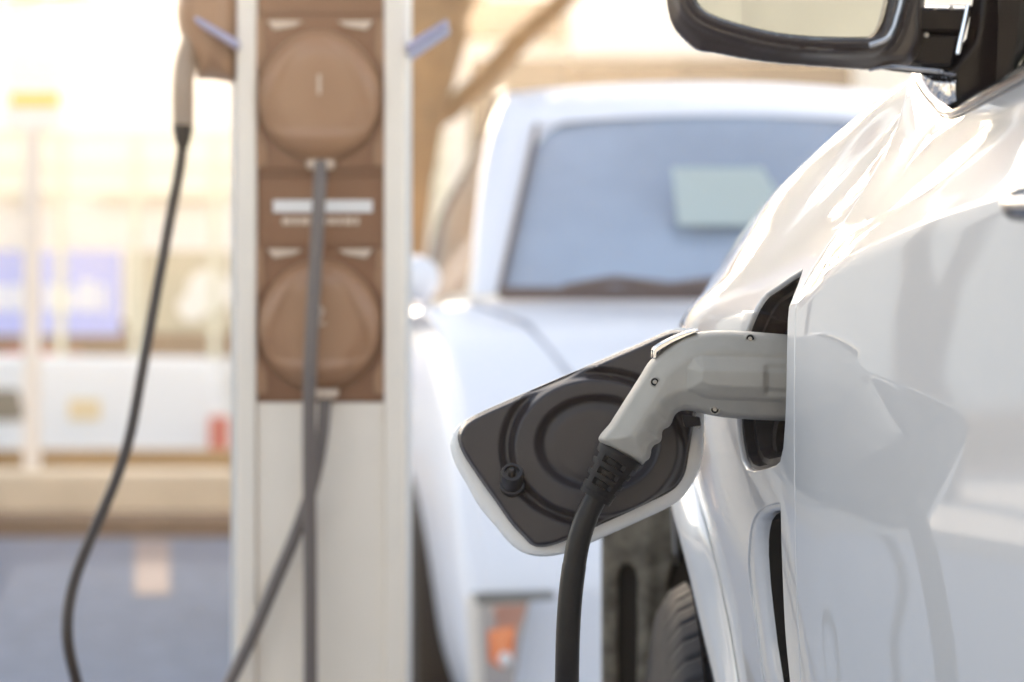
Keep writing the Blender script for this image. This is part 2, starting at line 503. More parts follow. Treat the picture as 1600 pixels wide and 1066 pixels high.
# wheel arch: visible rear edge from the photo, the rest a circle about the wheel centre
WC_Y, WC_Z, W_R = 2.34, .332, .338
arch_px = [(1087,770),(1097,800),(1108,840),(1119,885),(1129,930),(1140,985),(1149,1035),(1155,1066)]
arch = inv([tuple(p.xy) for p in spline([(a, b, 0) for a, b in arch_px], 4)])
AR = .425
def t_of_z(Y, z):
    tt = np.linspace(0, 6, 200); zz = S(np.full(200, Y), tt)[:, 2]
    return float(np.interp(z, zz, tt))
a0 = arch[0]; a1 = arch[-1]
z0 = S([a0[0]], [a0[1]])[0][2]; z1 = S([a1[0]], [a1[1]])[0][2]
circ = []
for an in np.linspace(100, -40, 40):
    yy = WC_Y+.02 + AR*math.cos(R(an)); zz = WC_Z + AR*1.0*math.sin(R(an))
    if yy > a0[0] + .015 and zz > .26: circ.append((yy, t_of_z(yy, zz)))
wing_bottom = dense([(a1[0], a1[1]), (1.765, 1.2), (1.745, .02)], .1)
ze = circ[-1]
front = dense([ze, (ze[0]+.01, .02), (3.58, .02), (3.58, 10.9)], .15)
topl = dense([(3.58, 10.9), (1.78, 10.9), (1.70, 9.6), (1.66, 9.0), tuple(shut[0] + np.array([gapY, 0]))], .12)
wing_outer = [(y+gapY, t) for y, t in shut][:-1] + dense([(shut[-1][0]+gapY, shut[-1][1])]+[(a+gapY, b) for a, b in below], .1)
wing_outer += wing_bottom[::-1] + [tuple(q) for q in arch[::-1]][1:] + circ + front[1:] + topl[1:-1]
wing_outer = np.array(wing_outer)
wing = panel('front_wing', wing_outer, [cav, vo], M['paint'], car, dy=.012, dt=.10, depth=.004)

def bridge(name, A, B, m, parent, rings=5, curve=1.0, smooth=True):
    """rim surface between two 3d loops, rolled over"""
    n = len(A); vs = []; fs = []
    for r_ in range(rings+1):
        s_ = r_/rings
        a = math.sin(s_*math.pi/2)**curve; b = 1-math.cos(s_*math.pi/2)
        for i in range(n):
            d = B[i]-A[i]
            vs.append(A[i] + d*(a*.5+b*.5) if curve == 0 else Vector((A[i].x + d.x*b, A[i].y + d.y*a, A[i].z + d.z*a)))
    for r_ in range(rings):
        for i in range(n):
            j = (i+1) % n; fs.append((r_*n+i, r_*n+j, (r_+1)*n+j, (r_+1)*n+i))
    o = mesh(name, vs, fs, m, parent, smooth); return o

# vent: rolled white lip around a black opening
vA = [Vector(q) for q in (S(vo[:, 0], vo[:, 1]) + SN(vo[:, 0], vo[:, 1])*-.001)]
vi = inv(loop2(vent_in_px, 6, True)[:])
vi_raw = loop2(vent_in_px, 6, True)
# resample inner to the outer's count by arc fraction
def resamp(pts, n, closed=True):
    p = np.array(pts, float); q = np.vstack([p, p[:1]]) if closed else p
    L = np.r_[0, np.cumsum(np.linalg.norm(np.diff(q, axis=0), axis=1))]
    s_ = np.linspace(0, L[-1], n, endpoint=not closed)
    return np.stack([np.interp(s_, L, q[:, k]) for k in range(q.shape[1])], 1)
vi3 = S(vi[:, 0], vi[:, 1]) - SN(vi[:, 0], vi[:, 1])*.007
def match(A, B):
    """for loops with the same control count: pair by control index"""
    return B
n_o = len(vo)
# pair by control polygons: subdivide both identically
def pair(pa, pb, k=6):
    A = []; B = []; n = len(pa)
    for i in range(n):
        for j in range(k):
            t = j/k
            A.append(tuple(np.array(pa[i])*(1-t)+np.array(pa[(i+1) % n])*t)); B.append(tuple(np.array(pb[i])*(1-t)+np.array(pb[(i+1) % n])*t))
    return A, B
pa, pb = pair(vent_out_px, vent_in_px, 4)
ia, ib = inv(pa), inv(pb)
A3 = [Vector(q) for q in S(ia[:, 0], ia[:, 1]) - SN(ia[:, 0], ia[:, 1])*.0015]
B3 = [Vector(q) for q in S(ib[:, 0], ib[:, 1]) - SN(ib[:, 0], ib[:, 1])*.009]
vent = bridge('side_vent', A3, B3, M['paint'], car)
C3 = [q + Vector((.05, .0, 0)) for q in B3]
n = len(B3)
bk = mesh('duct', B3 + C3 + [sum(C3, Vector())/n], [(i, (i+1) % n, n+(i+1) % n, n+i) for i in range(n)] + [(n+i, n+(i+1) % n, 2*n) for i in range(n)], M['dark'], vent, True)

# charging recess: white return edge, dark liner walls with a ridge, back wall and round socket
cavN = SN(cav[:, 0], cav[:, 1]); cav3 = S(cav[:, 0], cav[:, 1])
cc = cav3.mean(0)
inw = np.array([.93, .36, 0]); inw /= np.linalg.norm(inw)
rings = []
for (dep, shr) in ((.004, 0.0), (.0045, .06), (.012, .08), (.0125, .13), (.020, .17), (.045, .24), (.0455, .34), (.060, .38)):
    rings.append(cav3 + (cc-cav3)*shr + inw*dep)
nn_ = len(cav3); vs = []; fs = []
for q in rings: vs += q.tolist()
for r_ in range(len(rings)-1):
    for i in range(nn_):
        j = (i+1) % nn_; fs.append((r_*nn_+i, r_*nn_+j, (r_+1)*nn_+j, (r_+1)*nn_+i))
vs.append((rings[-1].mean(0)).tolist())
fs += [((len(rings)-1)*nn_+i, (len(rings)-1)*nn_+(i+1) % nn_, len(vs)-1) for i in range(nn_)]
recess = mesh('charging_recess', vs, fs, M['cavity'], car, True)
shade(recess, 35)
bz = P(1190, 700, 1.80)
axis = Vector(-inw)
for cz in (690, 470):
    rb = MB()
    c0 = P(1215, cz, 1.80) + Vector(inw)*.025
    rb.lathe(c0, axis, [(0, .030), (.012, .030), (.015, .028), (.015, .022), (.006, .020), (.006, .013), (.012, .012), (.012, .0)], 40)
    rb.build('charging_socket', M['cavity'], recess, True)

# wheel-arch lip: flange sweeping down the arch
lo_px = [(1043,770),(1051,800),(1063,845),(1076,895),(1090,955),(1103,1010),(1116,1066),(1128,1120)]
hi_px = [(1082,745),(1092,782),(1107,835),(1121,890),(1132,940),(1142,990),(1155,1066),(1166,1130)]
lo_s = [tuple(p.xy) for p in spline([(a,b,0) for a,b in lo_px], 8)]; hi_s = [tuple(p.xy) for p in spline([(a,b,0) for a,b in hi_px], 8)]
hi_i = inv(hi_s); hi3 = S(hi_i[:, 0], hi_i[:, 1])
vs = []; fs = []; K = 10
for i, ((u, v), h3) in enumerate(zip(lo_s, hi3)):
    h3 = Vector(h3) + Vector((-.0006, 0, 0)); l3 = P(u, v, h3.y + .055)
    for k in range(K+1):
        s_ = k/K
        p = h3.lerp(l3, s_)
        bul = math.sin(s_*math.pi)*.0045 + (.002*math.exp(-((s_-.14)/.05)**2))
        p += Vector((-.6, -.8, 0))*bul
        vs.append(p)
    q = P(u, v, h3.y+.055) + Vector((.002, .012, 0)); vs.append(q)
    vs.append(q + Vector((.02, .008, 0)))
K2 = K+3
for i in range(len(lo_s)-1):
    for k in range(K2-1):
        fs.append((i*K2+k, i*K2+k+1, (i+1)*K2+k+1, (i+1)*K2+k))
lip = mesh('wheel_arch_lip', vs, fs, M['lip'], car, True); shade(lip, 50)

# inside of the arch: dark tub, and the dirty slotted liner panel at its front
tub = MB()
prof = [(WC_Y + AR*1.03*math.cos(R(a)), WC_Z + AR*1.03*math.sin(R(a))) for a in np.linspace(-35, 215, 40)]
vsl = [(x, y, z) for x in (.185, .62) for (y, z) in prof]; k = len(prof)
tub.add(vsl, [(i, i+1, k+i+1, k+i) for i in range(k-1)] + [tuple(k+i for i in range(k))])
tub.build('wheel_well', M['dark'], car, True)
lin_px = [(940,836),(948,810),(985,790),(1062,786),(1072,860),(1056,868),(1046,905),(1044,960),(1046,1200),(940,1200)]
slot_px = [(967,1190),(966,1000),(967,905),(970,890),(977,882),(985,882),(993,890),(996,905),(996,1000),(994,1190)]
plate('arch_liner', lin_px, 2.62, M['liner'], car, lambda d, p: .004*sstep(0, .003, d) + .006*np.exp(-((p[:, 0]-1012)/18)**2*2) - .004*np.exp(-(((p[:,0]-1024)/16)**2+((p[:,1]-882)/9)**2)), holes=[slot_px], smooth=False, grid=6)
mb = MB(); mb.box((.0985, 2.632, .23), (.5, 2.67, .72)); 
mb.build('liner_backing', M['dark'], car)

# wheel
wheel = bpy.data.objects.new('wheel', None); link(wheel, car); wheel.location = Vector((.136, WC_Y, WC_Z)) - car.location
bpy.context.view_layer.update()
tp = [(.0,.22),(.002,.27),(.008,.305),(.02,.325),(.034,.333),(.036,.327),(.042,.327),(.044,.335),(.075,.338),(.077,.330),(.086,.330),(.088,.338),(.145,.338),(.147,.330),(.156,.330),(.158,.338),(.19,.335),(.21,.322),(.222,.30),(.228,.26),(.23,.22)]
tb = MB(); c0 = Vector((.136, WC_Y, WC_Z)); SEG = 528
vs = []
for (h, r_) in tp:
    for k in range(SEG):
        an = 2*math.pi*(k + h*22)/SEG
        rr = r_
        if r_ > .31 and k % 8 == 0: rr = r_-.0035
        vs.append((c0.x+h, c0.y+rr*math.cos(an), c0.z+rr*math.sin(an)))
fs = [(i*SEG+k, i*SEG+(k+1) % SEG, (i+1)*SEG+(k+1) % SEG, (i+1)*SEG+k) for i in range(len(tp)-1) for k in range(SEG)]
tb.add(vs, fs); tb.build('tyre', M['tyre'], wheel, True)
rb = MB(); rb.lathe(c0+Vector((.006,0,0)), (1,0,0), [(.0,.03),(.002,.05),(.02,.06),(.03,.19),(.0,.205),(.0,.222),(.2,.222),(.2,.1)], 40)
rb.build('rim', M['rim'], wheel, True)

# ---- window chrome, dark sail panel and glass above the belt
tr = inv(dense([tuple(b) for b in belt_px], 1))
tr_px = [tuple(p.xy) for p in spline([(1428,117,0),(1442,140,0),(1460,164,0),(1478,180,0),(1497,179,0),(1530,161,0),(1565,142,0),(1604,121,0)], 6)]
ti = inv(tr_px); t3 = S(ti[:, 0], ti[:, 1])
pts = [Vector(q) + Vector((.000, -.002, .002)) for q in t3]
ext = [pts[-1] + (pts[-1]-pts[-2]).normalized()*.0]
for yy in (1.2, .9, .5, .0, -.4):
    q = S([yy], [t_end])[0]; pts.append(Vector((q[0], q[1], q[2]+.006)))
rr = [.0022, .0030] + [.0036]*(len(pts)-2)
tb = MB(); tb.tube(pts, rr, 12); tb.build('window_trim', M['trim'], car, True)
# inner bright bevel following the trim corner
pts2 = [p + Vector((.004, .0, .0045)) for p in pts[:len(tr_px)]]
tb = MB(); tb.tube(pts2, .0026, 10); tb.build('window_trim', M['chrome'], car, True)
# side glass: rises from the belt, leaning inwards
gv = []; 
base = [Vector(S([yy], [t_end])[0]) + Vector((.008, 0, .004)) for yy in np.linspace(1.46, -.45, 14)]
for p in base: gv.append(p)
for p in base: gv.append(p + Vector((.17, -.03, .36)))
nb = len(base)
mesh('side_glass', gv, [(i, i+1, nb+i+1, nb+i) for i in range(nb-1)], M['sideglass'], car, True)
# sail triangle carrying the mirror (flat gloss-black wedge ahead of the glass)
sail_px = [(1436,112),(1462,150),(1487,172),(1502,172),(1566,138),(1600,40),(1606,-120),(1530,-120),(1520,0),(1510,60),(1478,100)]
plate('mirror_sail', sail_px, 1.535, M['gloss'], car, lambda d, p: .006*sstep(0, .006, d)+ .00*p[:, 0], lambda d, p: .02*sstep(0, .004, d), smooth=False, grid=8)
# pillar beside the sail
mb = MB(); mb.prism([P(1552,150,1.50), P(1580,128,1.50), P(1612,-140,1.50), P(1566,-140,1.50)], (.05, .03, 0)); mb.build('window_pillar', M['gloss'], car, bevel=.002)
# chromed reflector foot under the mirror arm
foot_px = [(1440,118),(1497,122),(1494,158),(1482,163),(1470,158),(1455,142)]
plate('sail_foot', foot_px, 1.528, M['chrome'], car, lambda d, p: .003*sstep(0, .004, d) + .0012*np.sin(p[:, 0]*.75+np.sin(p[:, 1]*.1)), smooth=False, grid=2, step=2)
# windscreen, bonnet edge, roof: simple continuation of the body out of frame
wsl = [Vector(S([1.72], [9.8])[0]), Vector(S([1.80], [10.9])[0])]
mb = MB(); mb.add([Vector((.35,1.60,1.10)), Vector((1.45,1.72,1.15)), Vector((1.35,.95,1.50)), Vector((.50,.85,1.46))], [(0,1,2,3)])
mb.build('windscreen', M['sideglass'], car)
mb = MB(); mb.tube([Vector((.33,1.60,1.085)), Vector((.42,1.2,1.28)), Vector((.50,.84,1.455)), Vector((.54,.3,1.49)), Vector((.56,-.45,1.46))], .022, 10); mb.build('roof_rail', M['paint'], car, True)
mb = MB(); mb.add([Vector((.52,.86,1.47)), Vector((1.35,.96,1.51)), Vector((1.35,-.45,1.50)), Vector((.56,-.45,1.47)), Vector((.9,.3,1.53))], [(0,1,4),(1,2,4),(2,3,4),(3,0,4)]); mb.build('roof', M['paint'], car, True)

# ---- door mirror
mir = bpy.data.objects.new('door_mirror', None); link(mir, car); mir.location = P(1220, 0, 1.52) - car.location
bpy.context.view_layer.update()
glass_px = [(1079,-60),(1078,-20),(1086,4),(1096,17),(1112,27),(1140,37),(1170,45),(1205,53),(1240,58),(1275,60.5),(1310,61.5),(1345,61.5),(1356,60),(1366,53),(1373,40),(1380,15),(1386,-15),(1396,-60),(1398,-110),(1385,-150),(1330,-165),(1200,-165),(1120,-150),(1088,-110)]
hous_px = [(1040,-60),(1040,-20),(1044,15),(1052,40),(1066,58),(1084,74),(1094,79),(1120,83),(1160,91),(1210,98),(1260,102),(1310,106),(1350,108.5),(1385,108),(1420,102),(1440,70),(1444,20),(1446,-60),(1444,-130),(1420,-180),(1330,-200),(1180,-200),(1090,-180),(1050,-130)]
gp = loop2(glass_px, 3)
def hfront(d, p):
    ins = inside(gp, p); dg = dist(gp, p)
    s_ = np.where(ins, -dg, dg)
    h = .020 - .011*(1-sstep(-1, 9, s_))                       # recess for the glass
    h = h - .010*sstep(16, 42, s_)*1.0                           # face rolls away
    h = h - .0028*np.exp(-((s_-19)/3.2)**2) - .002*np.exp(-((s_-33)/2.5)**2)
    return h*sstep(-.0015, .007, d) + .0
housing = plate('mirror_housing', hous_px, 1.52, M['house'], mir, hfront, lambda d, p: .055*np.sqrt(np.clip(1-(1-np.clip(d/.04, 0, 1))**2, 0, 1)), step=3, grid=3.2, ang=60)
def gl(d, p): return .0105 + (p[:, 0]-1240)*.000012
plate('mirror_glass', glass_px, 1.52, M['mirror'], housing, gl, lambda d, p: np.full(len(p), -.0095), grid=12, step=4)
eb = MB(); eb.tube([P(u, v, 1.508) for u, v in list(gp)+[gp[0]]], .0009, 6, caps=False); eb.build('mirror_glass_edge', M['trim'], housing, True)
# right-hand bead of the frame
bd = [P(u, v, 1.499) for u, v in loop2([(1418,-60),(1409,-5),(1401,28),(1395,48),(1384,62),(1362,71)], 6)[:-8]]
bd = spline([P(1418,-80,1.500), P(1410,-5,1.499), P(1402,28,1.499), P(1395,48,1.499), P(1383,62,1.500), P(1358,71,1.501)], 8)
eb = MB(); eb.tube(bd, .0022, 8); eb.build('frame_bead', M['trim'], housing, True)
# folding arm
arm_px = [(1398,10),(1432,7),(1500,8),(1520,10),(1506,60),(1494,104),(1490,119),(1440,116),(1400,112),(1372,108),(1380,98),(1400,80)]
arm = plate('mirror_arm', arm_px, 1.535, M['gloss'], mir, lambda d, p: .014*sstep(0, .006, d) + .006*sstep(58, 54, p[:, 1])*sstep(0, .004, d) - .004*np.exp(-((p[:, 1]-56)/2.0)**2) , lambda d, p: .03*sstep(0, .008, d), smooth=False, grid=3)
sw = MB(); sw.tube(spline([P(1357,109,1.522), P(1385,104,1.515), P(1430,108,1.515), P(1470,112,1.516), P(1492,116,1.522)], 8), [.0006]+[.0015]*30+[.0012]*2, 8); sw.build('arm_edge', M['trim'], arm, True)
st = MB(); st.tube(spline([P(1513,8,1.515), P(1506,40,1.515), P(1500,66,1.515), P(1496,86,1.515)], 6), [.0018]*18+[.0008], 8); st.build('arm_seam', M['chrome'], arm, True)
for (u, v) in ((1460,16),(1486,14),(1447,55)):
    s3 = MB(); s3.lathe(P(u, v, 1.517), (0,-1,0), [(0,.0017),(.001,.0017),(.0016,.0010)], 12); s3.build('screw', M['steel'], arm, True)

# door handle, only its nose is in the picture's right edge
dh = MB(); hq = inv([(1618,318)])[0]; hp = Vector(S([hq[0]], [hq[1]])[0])
hl = [hp + Vector((-.001,.004,.001)), hp+Vector((-.012,-.02,-.002)), hp + Vector((.008,-.09,-.004)), hp+Vector((.035,-.18,-.004)), hp+Vector((.058,-.21,-.004))]
dh.tube(spline(hl, 6), [.004]+[.009]*22+[.006]*2, 12); dh.build('door_handle', M['trim'], door, True)

# ============================================================ FLAP of the charging port (part of the car)
flap_rim_px = [(1072,513),(1056,513),(1000,536),(900,579),(800,622),(749,645),(722,660),(708,676),(703.5,696),(711,724),(730,758),(749,791),(775,822),(797,848),(820,863),(850,868),(888,861),(963,829),(1010,808),(1038,795),(1058,783),(1072,769),(1090,739),(1097,715),(1100,690),(1101,652),(1102,600),(1099,545),(1089,519)]
flap_in_px = [(1067,516),(1045,517.5),(1000,537),(900,580),(800,623),(746,647),(726,660),(716,676),(716,690),(724,710),(749,748),(775,784),(800,819),(820,840),(829,849),(840,853),(861,851),(900,836),(940,818),(985,798),(1019,782),(1040,772),(1057,760),(1070,739),(1077,705),(1083,668),(1088,640),(1094,600),(1091,545),(1082,520)]
flap = plate('charging_flap', flap_rim_px, 1.857, M['flapskin'], car, lambda d, p: .003*np.sqrt(np.clip(1-(1-np.clip(d/.0035, 0, 1))**2, 0, 1)), lambda d, p: .006*sstep(0, .01, d), grid=7, tilt=.12)
cx, cy = 931, 698
def relief(d, p):
    r = np.hypot((p[:, 0]-cx)/128, (p[:, 1]-cy)/105)
    r2 = np.hypot((p[:, 0]-932)/92, (p[:, 1]-692)/72)
    an = np.arctan2(p[:, 1]-cy, p[:, 0]-cx)
    h = .0105*sstep(-.0005, .0035, d)
    # lower-right part of the border fades into the disc's wall
    h = h - .0062*sstep(1.20, 1.10, r) + .0095*sstep(1.08, .97, r)
    h = h - .0085*sstep(1.08, .88, r2) + .0008*sstep(.88, .70, r2)
    return h
inner = plate('flap_liner', flap_in_px, 1.849, M['flap'], flap, relief, lambda d, p: np.full(len(p), .002), step=2.2, grid=2.4, tilt=.12, ang=70)
# rubber stopper on the liner
kb = MB(); kc = P(800, 772, 1.845); ax = Vector((0, -.80, .60)).normalized()
kb.lathe(kc + Vector((0,.006,0)), (0,-1,.12), [(0,.0105),(.004,.0105),(.006,.0098),(.006,.0082)], 36)
kb.lathe(kc, ax, [(h_*1.35, r_*1.30) for h_, r_ in [(0,.0085),(.004,.0085),(.0042,.0068),(.0075,.0066),(.0078,.0074),(.0105,.0074),(.0108,.0062),(.014,.006),(.0143,.0067),(.021,.0067),(.0225,.006),(.0225,.0045),(.0205,.0044),(.0205,.0026),(.024,.0022),(.0255,.0012)]], 30)
kb.build('rubber_stopper', mat('satin black stopper', (.014,.013,.014), .3, spec=.7), flap, True)
tm = MB(); tm.prism([P(777,768,1.838), P(782,787,1.838), P(800,792,1.838), P(818,785,1.838), P(822,772,1.838), P(812,764,1.838), P(790,762,1.838)], (0,.004,0)); tm.build('stopper_base', M['black'], flap, bevel=.0008)
# hinge arm
hg = MB(); hg.prism([P(1066,648,1.836), P(1094,652,1.836), P(1096,666,1.836), P(1070,668,1.836)], (0,.012,0)); hg.build('flap_hinge', M['cavity'], flap, bevel=.001)
hs = MB(); hs.lathe(P(1092,667,1.838), (0,-1,0), [(0,.0018),(.0012,.0016),(.0014,.0005)], 12); hs.build('screw', M['steel'], flap, True)
hg = MB(); hg.tube([P(1096,600,1.852), P(1130,600,1.86), P(1180,600,1.83)], .009, 10); hg.build('flap_hinge', M['cavity'], flap, True)

# ============================================================ THE CHARGING PLUG AND ITS CABLE
HY = 1.775
plug = empty('charging_plug', P(1000, 640, HY), 'pale grey charging plug with chrome latch, pushed into the white car recess', 'charging plug')
h_px = [(936,689),(954,660),(973,630),(987,608),(1001,586),(1012,568),(1024,556),(1043,541),(1066,527),(1092,519),(1110,517),(1127,516),(1170,518),(1230,523),(1262,526),(1262,660),(1226,658),(1170,655.5),(1141,653.5),(1122,651),(1108,648.5),(1094,645),(1082,642.5),(1072,641.5),(1063,642.5),(1056,647),(1052,654),(1050,660),(1045,667),(1037,671.5),(1034.5,677),(1034,685),(1031,691),(1022,696),(1018,702),(1017,709),(1014,717),(1009,721),(1003,726)]
boss = loop2([(1080,561),(1092,557),(1270,562),(1270,628),(1110,622),(1098,620),(1071,608),(1071,575)], 4, False)
def hf(d, p):
    ins = inside(boss, p); db = dist(boss, p); s_ = np.where(ins, db, -db)
    T = .0245
    q = np.clip(d/.0055, 0, 1); q2 = sstep(.0020, .0175, d)
    h = T*(.66*(1-(1-q)**2)**.5 + .34*q2)
    bz_ = np.clip(s_/21, 0, 1)
    return h + .0012*sstep(-1.5, 1.5, s_) + .0078*bz_ - .0026*sstep(1183, 1196, p[:, 0])*sstep(6, 16, s_)
body = plate('handle', h_px, HY, M['grey'], plug, hf, hf, step=2.2, grid=2.4, smooth=True, ang=55)
def screw(u, v, Y):
    s_ = MB(); c0 = P(u, v, Y)
    s_.lathe(c0, (0,-1,0), [(-.002,.0038),(.0010,.0038),(.0015,.0034),(.0015,.0029),(-.001,.0028)], 22)
    o = s_.build('screw_recess', M['grey'], body, True)
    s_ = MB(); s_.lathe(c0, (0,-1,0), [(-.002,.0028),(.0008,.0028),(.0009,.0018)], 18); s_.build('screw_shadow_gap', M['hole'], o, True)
    s_ = MB(); s_.lathe(c0, (0,-1,0), [(0,.0016),(.0016,.0016),(.0020,.0012),(.0020,.0008),(.0010,.0006)], 14); s_.build('screw_head', M['steel'], o, True)
def hfront_at(u, v):
    q = np.array([[u, v]], float); d = dist(loop2(h_px, 3), q)*HY/FPX
    return HY - float(hf(d, q)[0])
for (u, v) in ((1172,529.5),(1023,597),(1117,640)):
    screw(u, v, hfront_at(u, v)+.0004)
# chrome latch over the knuckle
lt = MB()
lp = spline([P(1021,560,HY), P(1023,545,HY), P(1040,534,HY), P(1064,523,HY), P(1089,516,HY)], 8)
for dy in (-.012, .012):
    lt.tube([q + Vector((0, dy, 0)) for q in lp], .0012, 8)
pr = [(1021,560),(1021,547),(1030,539),(1050,529),(1070,521),(1090,514.5),(1091,518),(1072,526),(1052,535),(1036,544),(1026,551),(1025,560)]
lt.prism([P(u, v, HY-.013) for u, v in pr], (0,.026,0))
lt.build('latch', M['chrome'], plug, bevel=.0006)
# strain-relief boot with slots
def boot(c0, c1, r0, r1, parent, m, slots=True, name='strain_relief'):
    c0 = Vector(c0); c1 = Vector(c1); L = (c1-c0).length; ax = (c1-c0).normalized()
    a = ax.cross(Vector((0,1,0))).normalized(); b = ax.cross(a)
    N = 48; H = 44; vs = []; fs = []
    rows = 3
    for i in range(H+1):
        s_ = i/H; r_ = r0+(r1-r0)*s_
        if s_ < .04: r_ *= .95+.05*s_/.04
        if s_ > .90: r_ *= 1.04
        for k in range(N):
            an = 2*math.pi*k/N; rr = r_
            if slots and .17 < s_ < .86:
                row = (s_-.17)/.69*3; fr = row % 1
                k0 = (k + 3) % 12
                if .12 < fr < .62 and k0 < 8: rr = r_*.80
            vs.append(c0 + ax*L*s_ + (a*math.cos(an)+b*math.sin(an))*rr)
    fs = [(i*N+k, i*N+(k+1) % N, (i+1)*N+(k+1) % N, (i+1)*N+k) for i in range(H) for k in range(N)]
    fs += [tuple(range(N))[::-1], tuple(H*N+k for k in range(N))]
    mb = MB(); mb.add(vs, fs); o = mb.build(name, m, parent, True); shade(o, 30); return o
boot(P(970.5,706.5,HY), P(929,778,HY), .0178, .0120, plug, M['black'])
cab = empty('charging_cable', P(890, 1066, HY), 'black cable hanging down from the grey plug in the white car', 'cable')
pc = spline([P(938,763,HY), P(931,778,HY), P(917,806,HY), P(905,842,HY), P(897,885,HY), P(891,935,HY), P(887.5,990,HY), P(886,1050,HY+.001), P(884,1150,HY+.01), P(870,1330,HY+.05), P(800,1700,HY+.12), P(560,2240,HY+.22), P(300,2330,HY+.4)], 10)
mb = MB(); mb.tube(pc, [.0083]*20+[.0086]*20+[.0089]*(len(pc)-40), 24); mb.build('cable_sheath', M['cable'], cab, True)

# ============================================================ CHARGING POST
PM = dict(
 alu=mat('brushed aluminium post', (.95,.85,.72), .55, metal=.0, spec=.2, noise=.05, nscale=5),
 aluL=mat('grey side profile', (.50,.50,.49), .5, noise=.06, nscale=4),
 panel=mat('black panel with warm glow tint', (.24,.105,.047), .42, bump=.1, bscale=300),  # warm flare glow over the black panel is put into its base colour
 dome=mat('socket cover', (.36,.185,.095), .36, coat=.2),  # brown base carries the same painted-in warm glow as the panel
 pale=mat('pale highlight', (.70,.55,.42), .5),
 white=mat('white print', (.85,.82,.78), .6),
 fin=mat('bluish fin', (.42,.42,.62), .4, coat=.4),
)
PY = 3.0
post = empty('charging_post', (P(500,0,PY).x, PY+.08, 0), 'tall pale metal charging post with two numbered round socket covers, side plug on its left', 'charging post')
def px(u, Y=PY): return (u-800)/FPX*Y
def pz(v, Y=PY): return CAMZ+(533-v)/FPX*Y
ztop = 1.50
plan = [(px(371),PY+.006),(px(371)-.006,PY+.02),(px(350),PY+.075),(px(350)-.002,PY+.20),(px(600),PY+.21),(px(634),PY+.19),(px(634),PY+.006)]
mb = MB(); mb.prism([(x, y, .02) for x, y in plan], (0,0,ztop-.02)); mb.build('column', PM['aluL'], post, bevel=.006)
mb = MB(); mb.box((px(371), PY-.012, .02), (px(401.5), PY+.006, ztop+.004)); mb.build('upright', PM['alu'], post, bevel=.004)
mb = MB(); mb.box((px(600.5), PY-.012, .02), (px(634), PY+.006, ztop+.004)); mb.build('upright', PM['alu'], post, bevel=.004)
mb = MB(); mb.box((px(402), PY-.003, .02), (px(600), PY+.0055, pz(629))); mb.build('lower_cover', PM['alu'], post, bevel=.001)
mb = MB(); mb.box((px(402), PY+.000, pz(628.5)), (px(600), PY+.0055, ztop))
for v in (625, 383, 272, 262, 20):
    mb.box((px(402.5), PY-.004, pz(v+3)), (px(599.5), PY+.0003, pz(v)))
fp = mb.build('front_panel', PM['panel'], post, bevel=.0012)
mb = MB(); mb.box((px(345), PY-.02, .0), (px(640), PY+.22, .02)); mb.build('base_plate', PM['aluL'], post, bevel=.004)
mb = MB(); mb.box((px(366), PY-.016, ztop+.004), (px(638), PY+.21, ztop+.03)); mb.build('cap', PM['aluL'], post, bevel=.006)

def glyph(ch, c, size, m, parent):
    cu = bpy.data.curves.new('digit', 'FONT'); cu.body = ch; cu.size = size; cu.align_x = 'CENTER'; cu.align_y = 'CENTER'; cu.extrude = .0008
    to = bpy.data.objects.new('tmp', cu); COL.objects.link(to); bpy.context.view_layer.update()
    me = bpy.data.meshes.new_from_object(to); COL.objects.unlink(to); bpy.data.objects.remove(to)
    vs = [Vector((v.co.x, 0, v.co.y)) + Vector((0, -v.co.z, 0)) + Vector(c) for v in me.vertices]; fs = [tuple(p.vertices) for p in me.polygons]
    return mesh('digit', vs, fs, m, parent)

